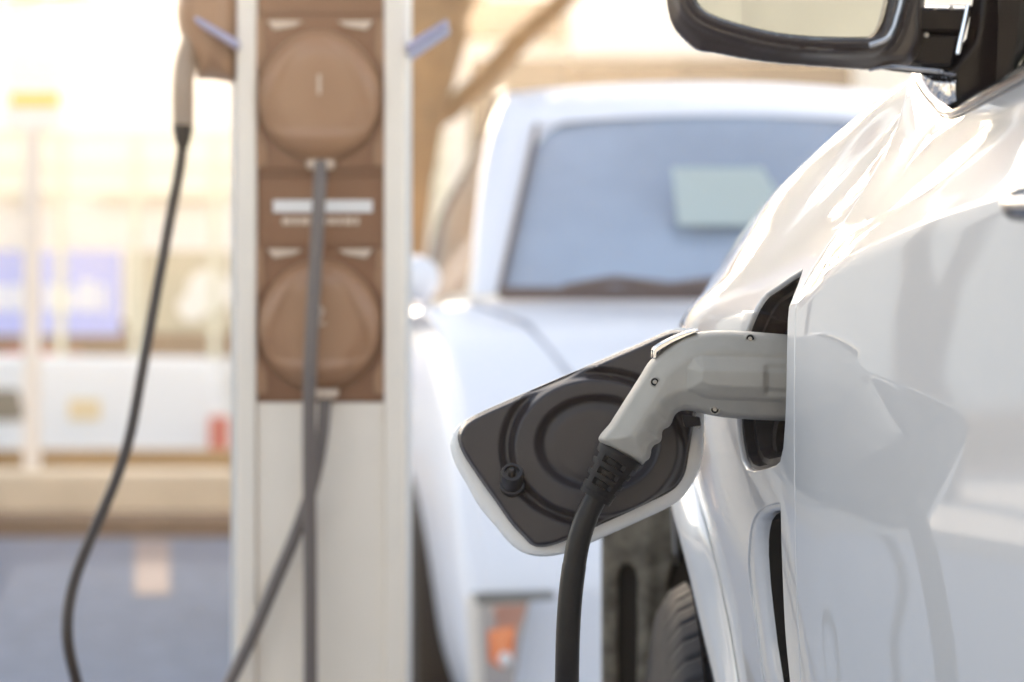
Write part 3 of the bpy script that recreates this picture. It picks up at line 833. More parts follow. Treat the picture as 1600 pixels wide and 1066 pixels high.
def socket(vc, ch):
    cxp = 500
    outl = []
    for k in range(40):
        an = 2*math.pi*k/40; cxx, sy = math.cos(an), math.sin(an)
        rx = 96 + 0*sy; ry = 103
        # slightly triangular egg: wide in the lower half, narrowing at the top
        wx = (1 - .10*max(0, sy)**2) if sy > 0 else 1
        outl.append((cxp + rx*wx*math.copysign(abs(cxx)**.92, cxx), vc - ry*sy*(1.0 if sy > 0 else .98)))
    tri = loop2([(cxp, vc-92),(cxp+38, vc-62),(cxp+66, vc-5),(cxp+76, vc+42),(cxp+50, vc+56),(cxp, vc+59),(cxp-50, vc+56),(cxp-76, vc+42),(cxp-66, vc-5),(cxp-38, vc-62)], 6)
    def fr(d, p):
        ins = inside(tri, p); dt_ = dist(tri, p); s_ = np.where(ins, dt_, -dt_)
        h = .036*np.sqrt(np.clip(1-(1-np.clip(d/.034, 0, 1))**2, 0, 1))
        return h - .005*sstep(-8, 5, s_) + 0
    o = plate('socket_cover', outl, PY-.001, PM['dome'], post, fr, lambda d, p: np.full(len(p), .0), step=5, grid=5, ang=70)
    glyph(ch, (px(502), PY-.034, pz(vc-13)), .036, PM['pale'], o)
    for sg in (-1, 1):
        mb = MB(); mb.prism([P(cxp+sg*82, vc-119, PY-.006), P(cxp+sg*28, vc-118, PY-.006), P(cxp+sg*40, vc-111, PY-.006), P(cxp+sg*72, vc-105, PY-.006)], (0,.005,0))
        mb.build('highlight_wedge', PM['pale'], fp)  # pale wedges paint the bright highlights above the cover
    # moulded side ribs framing the cover
    for sg in (-1, 1):
        mb = MB(); mb.prism([P(cxp+sg*99, vc-122, PY-.004), P(cxp+sg*90, vc-122, PY-.004), P(cxp+sg*86, vc-70, PY-.004), P(cxp+sg*99, vc-40, PY-.004)], (0,.0035,0)); mb.build('side_rib', PM['dome'], fp)
        mb = MB(); mb.prism([P(cxp+sg*99, vc+110, PY-.004), P(cxp+sg*84, vc+106, PY-.004), P(cxp+sg*84, vc+78, PY-.004), P(cxp+sg*99, vc+45, PY-.004)], (0,.0035,0)); mb.build('side_rib', PM['dome'], fp)
    mb = MB(); mb.lathe(P(501+ (6 if ch == '2' else 0), vc+100, PY-.016), (0,0,-1), [(0,.017),(.004,.018),(.010,.016),(.012,.010)], 20); mb.build('cable_inlet', PM['pale'], post, True)
    return o
socket(151, '1'); socket(508, '2')
mb = MB(); mb.box((px(427), PY-.0018, pz(332)), (px(582), PY-.0004, pz(313))); mb.build('label_strip', PM['white'], fp)
mb = MB()
x = 441
for wd in (14, 9, 12, 6, 16, 11, 8, 13, 7):
    mb.box((px(x), PY-.0014, pz(351)), (px(x+wd), PY-.0003, pz(340))); x += wd+3
mb.build('label_text', PM['pale'], fp)
# fins at both sides
for (a, b, th) in (((636,82),(700,38),13), ((372,78),(303,33),13)):
    A = P(a[0], a[1], PY-.03); B = P(b[0], b[1], PY-.08)
    mb = MB(); h = Vector((0,0,th/FPX*PY))
    mb.add([A, B, B+h*.75, A+h*1.2, A+Vector((0,.10,0)), B+Vector((0,.10,0)), B+h*.75+Vector((0,.10,0)), A+h*1.2+Vector((0,.10,0))], [(0,1,2,3),(7,6,5,4),(0,4,5,1),(1,5,6,2),(2,6,7,3),(3,7,4,0)])
    mb.build('side_fin', PM['fin'], post, bevel=.004)
# left-hand socket housing
side_px = [(372,-60),(330,-60),(285,-30),(276,0),(277,30),(284,58),(297,82),(306,104),(308,122),(330,124),(350,127),(372,128)]
plate('side_socket', side_px, PY+.03, PM['dome'], post, lambda d, p: .05*np.sqrt(np.clip(1-(1-np.clip(d/.035, 0, 1))**2, 0, 1)), lambda d, p: .05*sstep(0, .03, d), step=5, grid=6, ang=70)

# plug hanging at the left side, its cable
sp = empty('charging_plug', P(286, 150, PY), 'tan grey plug hanging down from the left side of the post', 'charging plug')
SPM = mat('tan plug plastic', (.40,.30,.22), .5)
mb = MB(); mb.tube(spline([P(304,50,PY+.01), P(293,85,PY+.01), P(287,120,PY), P(286,160,PY), P(286,197,PY)], 5), [.013]*5+[.0135]*5+[.0130]*6+[.0125]*5, 18)
for v in (150, 162, 174, 186):
    mb.tube([P(286, v, PY), P(286, v+4, PY)], .0137, 18)
mb.build('handle', SPM, sp, True)
bo = MB(); bo.lathe(P(286,196,PY), (P(285,236,PY)-P(286,196,PY)), [(0,.0128),(.003,.0125),(.004,.0118),(.008,.0125),(.009,.0108),(.014,.0115),(.015,.0098),(.020,.0100),(.022,.008),(.031,.0062)], 20)
bo.build('strain_relief', M['black'], sp, True)
CM = mat('brown-black cable', (.035,.026,.022), .45)
CM2 = mat('grey cable', (.15,.125,.115), .45)
lc = empty('charging_cable', P(110,1066,PY), 'long black cable swinging down from the left plug of the post', 'cable')
pts = spline([P(285,230,PY), P(280,270,PY), P(268,330,PY), P(255,400,PY-.01), P(240,480,PY-.03), P(222,580,PY-.06), P(203,680,PY-.1), P(180,752,PY-.13), P(150,822,PY-.17), P(122,890,PY-.2), P(108,945,PY-.22), P(106,1000,PY-.23), P(118,1060,PY-.22), P(138,1130,PY-.2), P(150,1250,PY-.2), P(150,1500,PY-.2), P(190,1655,PY-.1), P(330,1660,PY+.02)], 10)
mb = MB(); mb.tube(pts, .0066, 16); mb.build('cable_sheath', CM, lc, True)
c1 = empty('charging_cable', P(485,1066,PY-.05), 'cable hanging straight down over the post front from cover 1', 'cable')
pts = spline([P(501,256,PY-.03), P(500,285,PY-.045), P(497,340,PY-.052), P(492,430,PY-.056), P(487,520,PY-.060), P(484,600,PY-.060), P(483,700,PY-.055), P(484,820,PY-.05), P(485,940,PY-.05), P(485,1070,PY-.05), P(484,1400,PY-.05), P(470,1620,PY-.06)], 8)
mb = MB(); mb.tube(pts, .0082, 16); mb.build('cable_sheath', CM2, c1, True)
c2 = empty('charging_cable', P(370,1066,PY-.05), 'cable from cover 2 crossing behind the straight one down to the left', 'cable')
pts = spline([P(508,610,PY-.018), P(507,635,PY-.02), P(502,690,PY-.025), P(488,760,PY-.030), P(462,835,PY-.033), P(430,910,PY-.036), P(400,980,PY-.04), P(362,1060,PY-.05), P(300,1180,PY-.07), P(200,1400,PY-.1), P(120,1600,PY-.1)], 8)
mb = MB(); mb.tube(pts, .0078, 16); mb.build('cable_sheath', CM2, c2, True)

HAZE = .0042
# ============================================================ SECOND WHITE CAR
CPM = dict(
 body=mat('white paint of the second car', (.82,.83,.88), .42, coat=.35, noise=.02, nscale=3),
 glass=mat('windscreen glass', (.32,.40,.52), .05, noise=.22, nscale=1.6, coat=1, coat_ior=1.6),  # sky reflection put into the blue base, noise paints reflected patches
 seal=mat('brown-black seal', (.11,.08,.075), .6),
 inner=mat('interior', (.46,.54,.53), .7),
 lens=mat('headlamp lens', (.40,.36,.34), .12, coat=1),
 orange=mat('orange indicator lens', (.85,.22,.07), .25, coat=1),
 red=mat('red lens', (.6,.05,.04), .3),
)
c2car = empty('parked_car', (-.087, 4.65, 0), 'white hatchback parked behind the charging post, seen from its front with bluish windscreen', 'car')
c2car.rotation_euler = (0, 0, R(9.0))
bpy.context.view_layer.update()
th = R(9.0); O2 = Vector((-.087, 4.65, 0))
def L2(u, v, Y):
    p = P(u, v, Y)-O2; return Vector((p.x*math.cos(th)+p.y*math.sin(th), -p.x*math.sin(th)+p.y*math.cos(th), p.z))
class MBL(MB):
    def build(s, name, m, parent, smooth=False, bevel=0):
        # local coordinates of the car, so undo the offset the mesh() helper subtracts
        off = Vector((0,0,0)); q = parent
        while q is not None: off = off+q.location; q = q.parent
        s.v = [v+off for v in s.v]
        return MB.build(s, name, m, parent, smooth, bevel)
W2 = 1.70
# lower body: stations along the length y, half sections (x inset, z) then mirrored
st = [(0.00, [(.10,.16),(.05,.22),(.03,.30),(.03,.36),(.05,.41),(.12,.43),(.85,.44)]),
      (0.05, [(.06,.16),(.02,.24),(.00,.34),(.00,.42),(.03,.50),(.12,.545),(.85,.56)]),
      (0.15, [(.05,.16),(.01,.26),(-.01,.42),(-.01,.55),(.02,.64),(.12,.69),(.85,.71)]),
      (0.30, [(.05,.16),(.01,.28),(-.02,.50),(-.01,.68),(.02,.76),(.12,.815),(.85,.84)]),
      (0.50, [(.05,.16),(.01,.30),(-.02,.60),(-.01,.78),(.02,.87),(.11,.925),(.85,.95)]),
      (0.72, [(.05,.16),(.01,.30),(-.02,.60),(-.01,.82),(.02,.92),(.08,.985),(.85,1.01)]),
      (1.20, [(.05,.16),(.01,.30),(-.01,.60),(.00,.82),(.02,.92),(.05,.965),(.85,.99)]),
      (3.40, [(.05,.16),(.01,.30),(-.01,.60),(.00,.84),(.02,.94),(.06,.985),(.85,.99)]),
      (3.95, [(.10,.2),(.06,.30),(.05,.60),(.06,.84),(.08,.94),(.12,.985),(.85,.99)])]
vs = []; fs = []
yy = np.array([s_[0] for s_ in st]); hx = np.array([[p[0] for p in s_[1]] for s_ in st]); hz = np.array([[p[1] for p in s_[1]] for s_ in st])
ys = np.concatenate([np.linspace(0,1.2,40), np.linspace(1.3,3.95,20)])
tt = np.linspace(0, 6, 50)
sx = pchip(yy, hx, ys); sz = pchip(yy, hz, ys)
NT = len(tt)*2-1
for i, y in enumerate(ys):
    X = catm(np.repeat(sx[i:i+1], len(tt), 0), tt); Z = catm(np.repeat(sz[i:i+1], len(tt), 0), tt)
    row = [(X[k], y, Z[k]) for k in range(len(tt))] + [(W2-X[k], y, Z[k]) for k in range(len(tt)-2, -1, -1)]
    vs += row
fs = [(i*NT+k, i*NT+k+1, (i+1)*NT+k+1, (i+1)*NT+k) for i in range(len(ys)-1) for k in range(NT-1)] + [tuple(range(NT)), tuple((len(ys)-1)*NT+k for k in range(NT))[::-1]]
mb = MBL(); mb.add(vs, fs); body2 = mb.build('body', CPM['body'], c2car, True)
# greenhouse
def q2(u, v, Y): return L2(u, v, Y)
wb = L2(779,459,5.33); wt = L2(838,196,5.86)
c = W2/2
def mir2(p): return Vector((W2-p.x, p.y, p.z))
ob = L2(741,462,5.36); ot = L2(797,146,6.0)
rt = L2(833,150,5.98)
oc = [L2(746,350,5.55), L2(756,262,5.72), L2(768,205,5.84), L2(781,168,5.93)]
yb = 3.6
G = MBL()
# A pillars and windscreen header
for f_ in (lambda p: p, mir2):
    G.prism([f_(q) for q in [wb, wt, ot] + oc[::-1] + [ob]], (0,.05,0))
def bow(a, b, k, h): q = a.lerp(b, k); return q + Vector((0, -.05*math.sin(math.pi*k), h*math.sin(math.pi*k)**.8))
for k in range(14):
    G.prism([bow(ot, mir2(ot), k/14, .030), bow(wt, mir2(wt), k/14, .028), bow(wt, mir2(wt), (k+1)/14, .028), bow(ot, mir2(ot), (k+1)/14, .030)], (0,.05,-.004))
for f_ in (lambda p: p, mir2):
    G.prism([f_(q)+Vector((0,-.004,0)) for q in (wt.lerp(wb,-.02), wt.lerp(mir2(wt),.075)+Vector((0,0,.012)), wt.lerp(mir2(wt),.03)+Vector((0,0,-.012)), wt.lerp(wb,.16))], (0,.03,0))
G.build('windscreen_frame', CPM['body'], c2car, True)
zr = ot.z
E1 = L2(782,152,6.6); E2 = L2(768,190,7.3); E3 = L2(742,250,7.8)
rf = MBL(); rv = []
for iy, (q, dz) in enumerate(((ot,.0),(ot.lerp(E1,.2),.006),(E1,.008),(E2,.008),(E3,.005))):
    for ix in range(13):
        s_ = ix/12; x = q.x + (W2-2*q.x)*s_
        rv.append((x, q.y, q.z + dz*(1-abs(2*s_-1)**3) + .031*math.sin(math.pi*s_)**.8))
rf.add(rv, [(i*13+k, i*13+k+1, (i+1)*13+k+1, (i+1)*13+k) for i in range(4) for k in range(12)])
rf.build('roof', CPM['body'], c2car, True)
g = MBL(); gn = 10; gvs = []
for a in range(gn+1):
    for b in range(gn+1):
        s_, t_ = a/gn, b/gn
        l = wb.lerp(wt, t_); r_ = mir2(wb).lerp(mir2(wt), t_)
        p = l.lerp(r_, s_); p.y -= .07*math.sin(math.pi*s_); p.y += .028; p.z += .03*t_*math.sin(math.pi*s_)**.8; gvs.append(p)
g.add(gvs, [(a*(gn+1)+b, (a+1)*(gn+1)+b, (a+1)*(gn+1)+b+1, a*(gn+1)+b+1) for a in range(gn) for b in range(gn)])
g.build('windscreen', CPM['glass'], c2car, True)
sl_ = MBL()
sl_.tube([wb+Vector((0,-.01,0)), wt+Vector((0,-.01,0))], .007, 8)
sl_.tube([mir2(wb)+Vector((0,-.01,0)), mir2(wt)+Vector((0,-.01,0))], .010, 8)
bot = [wb.lerp(mir2(wb), k/12)+Vector((0, -.02-.07*math.sin(math.pi*k/12), -.0)) for k in range(13)]
sl_.tube(bot, .015, 8)
sl_.build('windscreen_seal', CPM['seal'], c2car, True)
wp = MBL(); wp.tube([L2(880,452,5.18), L2(960,438,5.18), L2(1060,450,5.2)], .011, 8); wp.tube([L2(1000,455,5.18), L2(1120,440,5.2), L2(1230,452,5.3)], .011, 8); wp.build('wiper', CPM['seal'], c2car, True)
# pale notices/reflective sun panel behind the screen
pn = MBL(); a_, b_ = L2(1062,360,5.50), L2(1210,262,5.62)
pn.add([L2(1060,352,5.50), L2(1185,352,5.52), L2(1215,300,5.58), L2(1190,262,5.60), L2(1050,262,5.60)], [(0,1,2,3,4)])
pn.build('dashboard_card', CPM['inner'], c2car)
# side glass and rear pillars
F1 = L2(692,345,8.0); F2 = L2(662,478,8.1)
sg = MBL()
for f_ in (lambda p: p, mir2):
    sg.add([f_(q) for q in (ob+Vector((-.004,.10,.01)), ot+Vector((-.004,.10,-.03)), E1+Vector((0,0,-.02)), E2+Vector((0,0,-.02)), E3, F1, F2)], [(0,1,2,3,4,5,6)])
sgm = mat('clear side glass', (.85,.82,.78), .03, trans=1, ior=1.1)
sg.build('side_glass', sgm, c2car)
for f_ in (lambda p: p, mir2):
    rp = MBL(); rp.tube(spline([f_(q) for q in (ot+Vector((0,.02,-.005)), E1, E2, E3, F1, F2)], 5), .016, 8)
    rp.build('roof_rail', CPM['seal'], c2car, True)
# door mirrors
for f_, s_ in ((lambda p: p, -1), (mir2, 1)):
    mm = MBL(); base = f_(Vector((.03, .95, .99))); tip = f_(L2(651,436,5.45))
    mm.lathe(tip+Vector((0,-.05,0)), (0,1,0), [(0,.01),(.01,.035),(.04,.052),(.08,.055),(.10,.05)], 20)
    mm.tube([base, tip], .02, 8); mm.build('door_mirror', CPM['body'], c2car, True)
# bonnet crease
cr = MBL(); cr.tube([Vector((.10,.66,.982)), Vector((.20,.50,.938)), Vector((.26,.30,.826)), Vector((.29,.16,.70))], .006, 6); cr.build('bonnet_seam', mat('seam shadow gap', (.42,.43,.48), .6), c2car, True)
# headlamps
for f_ in (lambda p: p, mir2):
    d_ = Vector((0,.05,0))
    hb = MBL(); hb.prism([f_(L2(742,930,4.60)), f_(L2(868,927,4.55)), f_(L2(866,937,4.55)), f_(L2(744,944,4.60))], d_); h0 = hb.build('headlamp', mat('grey lamp brow', (.16,.16,.15), .6), c2car)
    eb_ = MBL(); eb_.prism([f_(L2(732,935,4.60)), f_(L2(750,932,4.60)), f_(L2(756,1080,4.60)), f_(L2(740,1080,4.60))], d_); eb_.build('lamp_housing', mat('beige lamp housing', (.80,.74,.66), .5), h0)
    lb = MBL(); lb.prism([f_(L2(752,945,4.59)), f_(L2(828,940,4.57)), f_(L2(814,1000,4.57)), f_(L2(802,1080,4.57)), f_(L2(757,1080,4.59))], d_); lb.build('headlamp_lens', CPM['lens'], h0)
    obx = MBL(); obx.prism([f_(L2(762,985,4.58)), f_(L2(806,978,4.57)), f_(L2(802,1030,4.57)), f_(L2(784,1045,4.57)), f_(L2(764,1034,4.58))], d_*.4); obx.build('indicator', CPM['orange'], h0)
    o3 = MBL(); o3.prism([f_(L2(772,947,4.58)), f_(L2(824,944,4.57)), f_(L2(812,980,4.57)), f_(L2(776,982,4.58))], d_*.3); o3.build('reflector', mat('red-brown reflector', (.46,.22,.16), .3), h0)
    o4 = MBL(); o4.lathe(f_(L2(790,1030,4.57)), (0,-1,0), [(0,.014),(.004,.012)], 12); o4.build('bulb_cover', mat('clear bulb cover', (.85,.82,.80), .2), h0, True)
# wheels
for (x, y) in ((-.038,.82),(-.038,3.1),(W2-.20,.82),(W2-.20,3.1)):
    wo2 = bpy.data.objects.new('wheel', None); link(wo2, c2car); wo2.location = (x, y, .31)
    off = Vector((x, y, .31))
    t_ = MBL(); t_.lathe((0,0,0), (1,0,0), [(0,.2),(.004,.28),(.02,.31),(.18,.31),(.205,.28),(.21,.2)], 36)
    for q in (t_,):
        o_ = MB.build(q, 'tyre', M['tyre'], None, True); o_.parent = wo2
    t_ = MB(); t_.lathe((0,0,0), (1,0,0), [(-.006,.04),(-.004,.06),(.01,.17),(-.008,.19),(-.006,.205),(.2,.205)], 24)
    o_ = t_.build('rim', M['rim'], None, True); o_.parent = wo2
for y in (.82, 3.1):
    ar = MBL()
    for x0, x1 in ((-.034,-.008),):
        pr = [Vector((x0, y+.31*math.cos(R(a)), .27+.31*math.sin(R(a)))) for a in range(-20, 201, 10)]
        ar.prism(pr, (x1-x0, 0, 0))
    ar.build('wheel_arch', M['dark'], c2car)

# ============================================================ SETTING
# ground: one sheet, dropping to the lower street beyond the low wall
GY = [-60, -5, 3, 11, 12.6, 14.5, 17, 30, 80, 300]
GZ = [0, 0, 0, 0, 0, -.85, -.95, -1.0, -1.0, -1.0]
xs_ = [-200, -60, -20, -8, -3, 0, 3, 8, 20, 60, 200]
vs = [(x, y, z) for y, z in zip(GY, GZ) for x in xs_]; k = len(xs_)
fs = [(i*k+j, i*k+j+1, (i+1)*k+j+1, (i+1)*k+j) for i in range(len(GY)-1) for j in range(k-1)]
asph = mat('asphalt', (.15,.185,.25), .95, spec=0, noise=.2, nscale=9, bump=.8, bscale=60, detail=8)
g_ = mesh('ground', vs, fs, asph); tag(g_, 'bluish grey asphalt of the parking area', kind='structure')
mk = MB(); mk.add([(-1.336,8.56,.004),(-1.212,8.56,.004),(-1.544,10.9,.004),(-1.70,10.9,.004)], [(0,1,2,3)])
mk.build('road_marking', mat('white road paint', (.24,.20,.20), 1.0, spec=.03, noise=.15, nscale=20)); tag(bpy.data.objects['road_marking'], 'short white painted line on the asphalt', kind='structure')
stone = mat('tan kerb stone', (.42,.28,.17), .85, noise=.3, nscale=3, bump=.5, bscale=30)
stone2 = mat('pale kerb stone', (.72,.57,.40), .85, noise=.2, nscale=3)
brown = mat('brown brick', (.13,.065,.04), .9, noise=.3, nscale=6)
kb = MB(); kb.box((-9, 11.1, -.02), (6, 11.5, .09)); kb.build('kerb', brown); tag(bpy.data.objects['kerb'], 'low brown kerb along the far edge of the asphalt', kind='structure')
vg = MB(); vg.box((-9, 11.5, -.02), (6, 12.5, .07)); vg.build('verge', stone); tag(bpy.data.objects['verge'], 'tan paved strip behind the brown kerb', kind='structure')
xx = -6.0
ws = [1.1, 1.2, 1.9, .35, .6, .8, 1.3, 1.2]
cur = -3.6
places = [(-4.6,-3.7,'cream block lying at the far left of the low wall'), (-2.39,-1.50,'long cream stone block beside the foot of the sign pole'), (-1.46,-1.42,None), (-1.36,-.98,None), (-1.28,-.2,'cream stone block half hidden behind the charging post')]
for (x0, x1, lb) in ((-3.3,-1.32,'long cream stone block at the foot of the white sign pole'), (-.0+-.56-.82,.9-.0,'cream stone block partly hidden behind the charging post')):
    b_ = MB(); b_.box((x0, 11.62, .06), (x1-.05, 12.0, .27)); o_ = b_.build('stone_block', stone2, bevel=.03); tag(o_, lb, 'stone block', 'cream stone blocks along the verge')
lw = MB(); lw.box((-9, 12.55, -.9), (8, 12.75, .33)); o_ = lw.build('low_wall', mat('ochre wall', (.30,.165,.05), .85, noise=.25, nscale=2)); tag(o_, 'low ochre wall running behind the cream stone blocks', 'wall')
bl = MB(); bl.lathe((-1.85+.03, 11.8, .17), (0,-1,.1), [(0,.05),(.02,.095),(.03,.08)], 20)

# white sign pole at the left
pole = empty('sign_pole', (P(50,0,12.3).x, 12.3, 0), 'white pole carrying a white sign with a yellow stripe, at the far left', 'sign')
pm = mat('white painted pole', (.78,.72,.66), .5)
px0 = P(50,0,12.3).x
mb = MB(); mb.tube([(px0,12.3,.05),(px0,12.3,2.55)], .045, 14); mb.build('pole', pm, pole, True)
mb = MB(); a_, b_ = P(12,205,12.3), P(100,30,12.3); mb.box((a_.x,12.24,a_.z),(b_.x,12.26,b_.z)); mb.build('sign_board', mat('white sign', (.88,.86,.84), .5), pole, bevel=.01)
mb = MB(); a_, b_ = P(17,166,12.23), P(92,146,12.23); mb.box((a_.x,12.225,a_.z),(b_.x,12.237,b_.z)); mb.build('yellow_stripe', mat('yellow sign print', (.9,.62,.03), .5), pole)

# blue banner and green banner on the railing
def board(name, u0, v0, u1, v1, Y, m, label, cat, th_=.05):
    a_, b_ = P(u0, v1, Y), P(u1, v0, Y)
    mb = MB(); mb.box((a_.x, Y, a_.z), (b_.x, Y+th_, b_.z)); o_ = mb.build(name, m, bevel=.01)
    return tag(o_, label, cat)
blue = empty('banner', P(60,455,22), 'blue banner with white lettering hung at the left edge', 'banner')
a_, b_ = P(-260,524,22), P(188,392,22); mb = MB(); mb.box((a_.x,22,a_.z),(b_.x,22.05,b_.z)); mb.build('cloth', mat('blue banner cloth', (.36,.44,.86), .6), blue, bevel=.01)
mb = MB(); u = -150
for wd in (40,28,34,22,40,26,32,24,30,28,20):
    hgt = rnd.choice((445,450,438)); a_, b_ = P(u,486,21.98), P(u+wd-7,hgt,21.98); mb.box((a_.x,21.975,a_.z),(b_.x,21.99,b_.z)); u += wd
mb.build('lettering', mat('white lettering', (.85,.85,.85), .6), blue)
green = empty('banner', P(270,455,22), 'olive grey banner with a white blot, right of the blue banner', 'banner')
a_, b_ = P(197,520,22), P(360,392,22); mb = MB(); mb.box((a_.x,22,a_.z),(b_.x,22.05,b_.z)); mb.build('cloth', mat('olive banner cloth', (.42,.38,.26), .7), green, bevel=.01)
mb = MB(); mb.lathe(P(325,455,21.98), (0,1,0), [(0,.17),(.01,.20)], 24); mb.lathe(P(300,480,21.985), (0,1,0), [(0,.12),(.01,.13)], 24); mb.build('emblem', mat('white print on banner', (.85,.82,.75), .7), green)

# white van on the lower street
van = empty('white_van', P(100,745,20), 'long white van parked behind the low ochre wall at the left', 'van')
vm = mat('white van paint', (.85,.84,.82), .4, coat=.5)
prof = [(-9.0,-.55),(-9.0,-.05),(-7.9,.02),(-7.2,.72),(-6.6,.80),(-2.52,.76),(-2.42,.60),(-2.36,.0),(-2.36,-.62),(-9.0,-.62)]
mb = MB(); mb.prism([(x*1.0,20,z) for x,z in prof], (0,1.9,0)); mb.build('body', vm, van, bevel=.06)
for (x0,x1,z0,z1) in ((-4.65,-4.02,.24,.50),(-6.7,-5.2,.24,.55)):
    mb = MB(); mb.prism([(x0,19.985,z0),(x1,19.985,z0),(x1-.06,19.985,z1),(x0+.1,19.985,z1)], (0,.02,0)); mb.build('window', mat('van glass', (.12,.12,.10), .1), van)
mb = MB(); a_, b_ = P(108,656,19.98), P(156,624,19.98); mb.box((a_.x,19.975,a_.z),(b_.x,19.99,b_.z)); mb.build('door_logo', mat('orange logo', (.80,.60,.32), .5), van)
mb = MB(); mb.box((-2.50,19.93,-.15),(-2.34,20.1,.28)); mb.build('tail_lamp', CPM['red'], van, bevel=.02)
for x in (-7.7,-3.3):
    mb = MB(); mb.lathe((x,19.97,-.62), (0,1,0), [(0,.2),(0,.33),(.2,.33)], 24); mb.build('wheel', M['tyre'], van, True)
redc = empty('red_car', P(60,560,26), 'red car roof showing above the white van at the left edge', 'car')
mb = MB(); mb.prism([(-7.0,26,-.9),(-7.0,26,.3),(-5.9,26,.45),(-5.6,26,.78),(-5.35,26,.82),(-4.92,26,.80),(-4.75,26,.5),(-4.75,26,-.9)], (0,1.6,0)); mb.build('body', mat('red paint', (.62,.05,.05), .3, coat=.8), redc, bevel=.05)
mb = MB(); mb.prism([(-5.75,25.99,.5),(-4.9,25.99,.5),(-5.02,25.99,.74),(-5.5,25.99,.74)], (0,.02,0)); mb.build('window', M['sideglass'], redc)

# railing above the lower street
rail = empty('railing', P(180,300,21), 'pale green-grey railing with posts above the banners', 'railing')
rm_ = mat('pale railing', (.62,.60,.45), .6)
mb = MB(); 
for v in (212, 262, 304): 
    mb.box((P(-300,v,21).x,21,P(0,v+5,21).z),(P(700,v,21).x,21.06,P(0,v-5,21).z))
mb.build('rail', rm_, rail)
for u in (-160, -40, 95, 212, 335, 450, 560, 680):
    mb = MB(); mb.box((P(u-7,0,21).x,20.97,-1.0),(P(u+7,0,21).x,21.03,P(0,205,21).z)); mb.build('post', rm_, rail)
mb = MB(); mb.box((P(-300,0,21).x,21.02,P(0,300,21).z),(P(700,0,21).x,21.04,P(0,215,21).z)); mb.build('infill_panel', mat('pale infill', (.80,.78,.62), .7), rail)

# pale building across the street
bmat = mat('cream render', (.86,.82,.74), .8, noise=.06, nscale=.6)
bld = empty('building', (-2, 28, -1), 'cream building with brown bands filling the background', 'building')
mb = MB(); mb.box((-34,28,-1),(14,34,5.3)); mb.build('wall', bmat, bld)
tan = mat('tan fascia', (.15,.08,.035), .8, noise=.2, nscale=1)
tand = mat('brown recess', (.05,.03,.02), .8, noise=.2, nscale=1)
for k_, (u0,v0,u1,v1,m_,nm) in enumerate(((-50,-60,250,20,tan,'fascia'),(60,25,200,60,bmat,'canopy'),(390,-60,760,60,tan,'fascia'),(735,92,890,330,tand,'shopfront_recess'),(760,0,880,60,mat('greyed tan panel',(.14,.09,.055),.8),'panel'),(890,-60,1330,95,bmat,'bay'),(890,105,1060,330,tan,'fascia'),(1060,100,1330,330,tand,'doorway'),(-60,500,640,560,tan,'plinth'),(0,206,90,310,mat('olive shutter',(.62,.60,.42),.8),'shutter'),(150,206,360,310,mat('olive shutter',(.66,.64,.46),.8),'shutter'))):
    a_, b_ = P(u0,v1,27.9), P(u1,v0,27.9); mb = MB(); mb.box((a_.x,27.9-.02*k_-(.3 if nm in('bay','canopy') else 0),a_.z),(b_.x,28.02+.003*k_,b_.z)); mb.build(nm, m_, bld, bevel=.03)

# tree behind the post: leaning trunk, one long bough
tmx = mat('orange-tan bark', (.32,.15,.045), .9, noise=.4, nscale=4, bump=.8, bscale=20)  # the bark's own orange-tan, varied at random
tree = empty('tree', (P(560,0,9.5).x, 9.5, 0), 'tan-barked tree behind the charging post, bough reaching to the upper right', 'tree')
D = 9.5
mb = MB(); mb.tube(spline([(P(575,0,D).x,D,-.05), P(590,600,D), P(600,400,D), P(615,250,D), P(640,120,D), P(668,20,D), P(690,-80,D), P(700,-400,D), P(715,-800,D)], 8), [.26]*8+[.19]*8+[.165]*8+[.17]*8+[.18]*8+[.16]*8+[.13]*8+[.11]*8+[.06], 16); mb.build('trunk', tmx, tree, True)
mb = MB(); mb.tube(spline([P(655,228,D), P(700,175,D), P(760,120,D), P(820,55,D), P(880,0,D), P(960,-90,D), P(1060,-260,D+.3)], 6), [.03]*6+[.045]*6+[.045]*6+[.042]*6+[.04]*6+[.03]*6+[.02], 10)
mb.tube(spline([P(640,390,D), P(652,330,D), P(648,250,D), P(640,180,D)], 6), .045, 10)
mb.build('bough', tmx, tree, True)
def leaves(name, c, rad, n, m_, parent, size=.09, seed=1):
    r_ = random.Random(seed); vs = []; fs = []
    cl = [(Vector((r_.gauss(0,.5), r_.gauss(0,.5), r_.gauss(0,.4)))) for _ in range(26)]
    for _ in range(n):
        q = r_.choice(cl); p = Vector((q.x*rad[0], q.y*rad[1], q.z*rad[2])) + Vector((r_.gauss(0,.16)*rad[0], r_.gauss(0,.16)*rad[1], r_.gauss(0,.16)*rad[2])) + Vector(c)
        a = Vector((r_.uniform(-1,1), r_.uniform(-1,1), r_.uniform(-1,1))).normalized(); b = a.orthogonal().normalized(); s_ = size*r_.uniform(.6,1.3)
        k = len(vs); vs += [p-a*s_, p+b*s_*.5, p+a*s_, p-b*s_*.5]; fs.append((k,k+1,k+2,k+3))
    return mesh(name, vs, fs, m_, parent)
leaf = mat('shade crown leaf', (.10,.12,.04), .6, noise=.4, nscale=8)
leaves('shade_crown', (-.75, 8.8, 2.95), (1.1,.9,.5), 3600, leaf, tree, .09, 3)  # unseen foliage, added to keep the sun off the white car

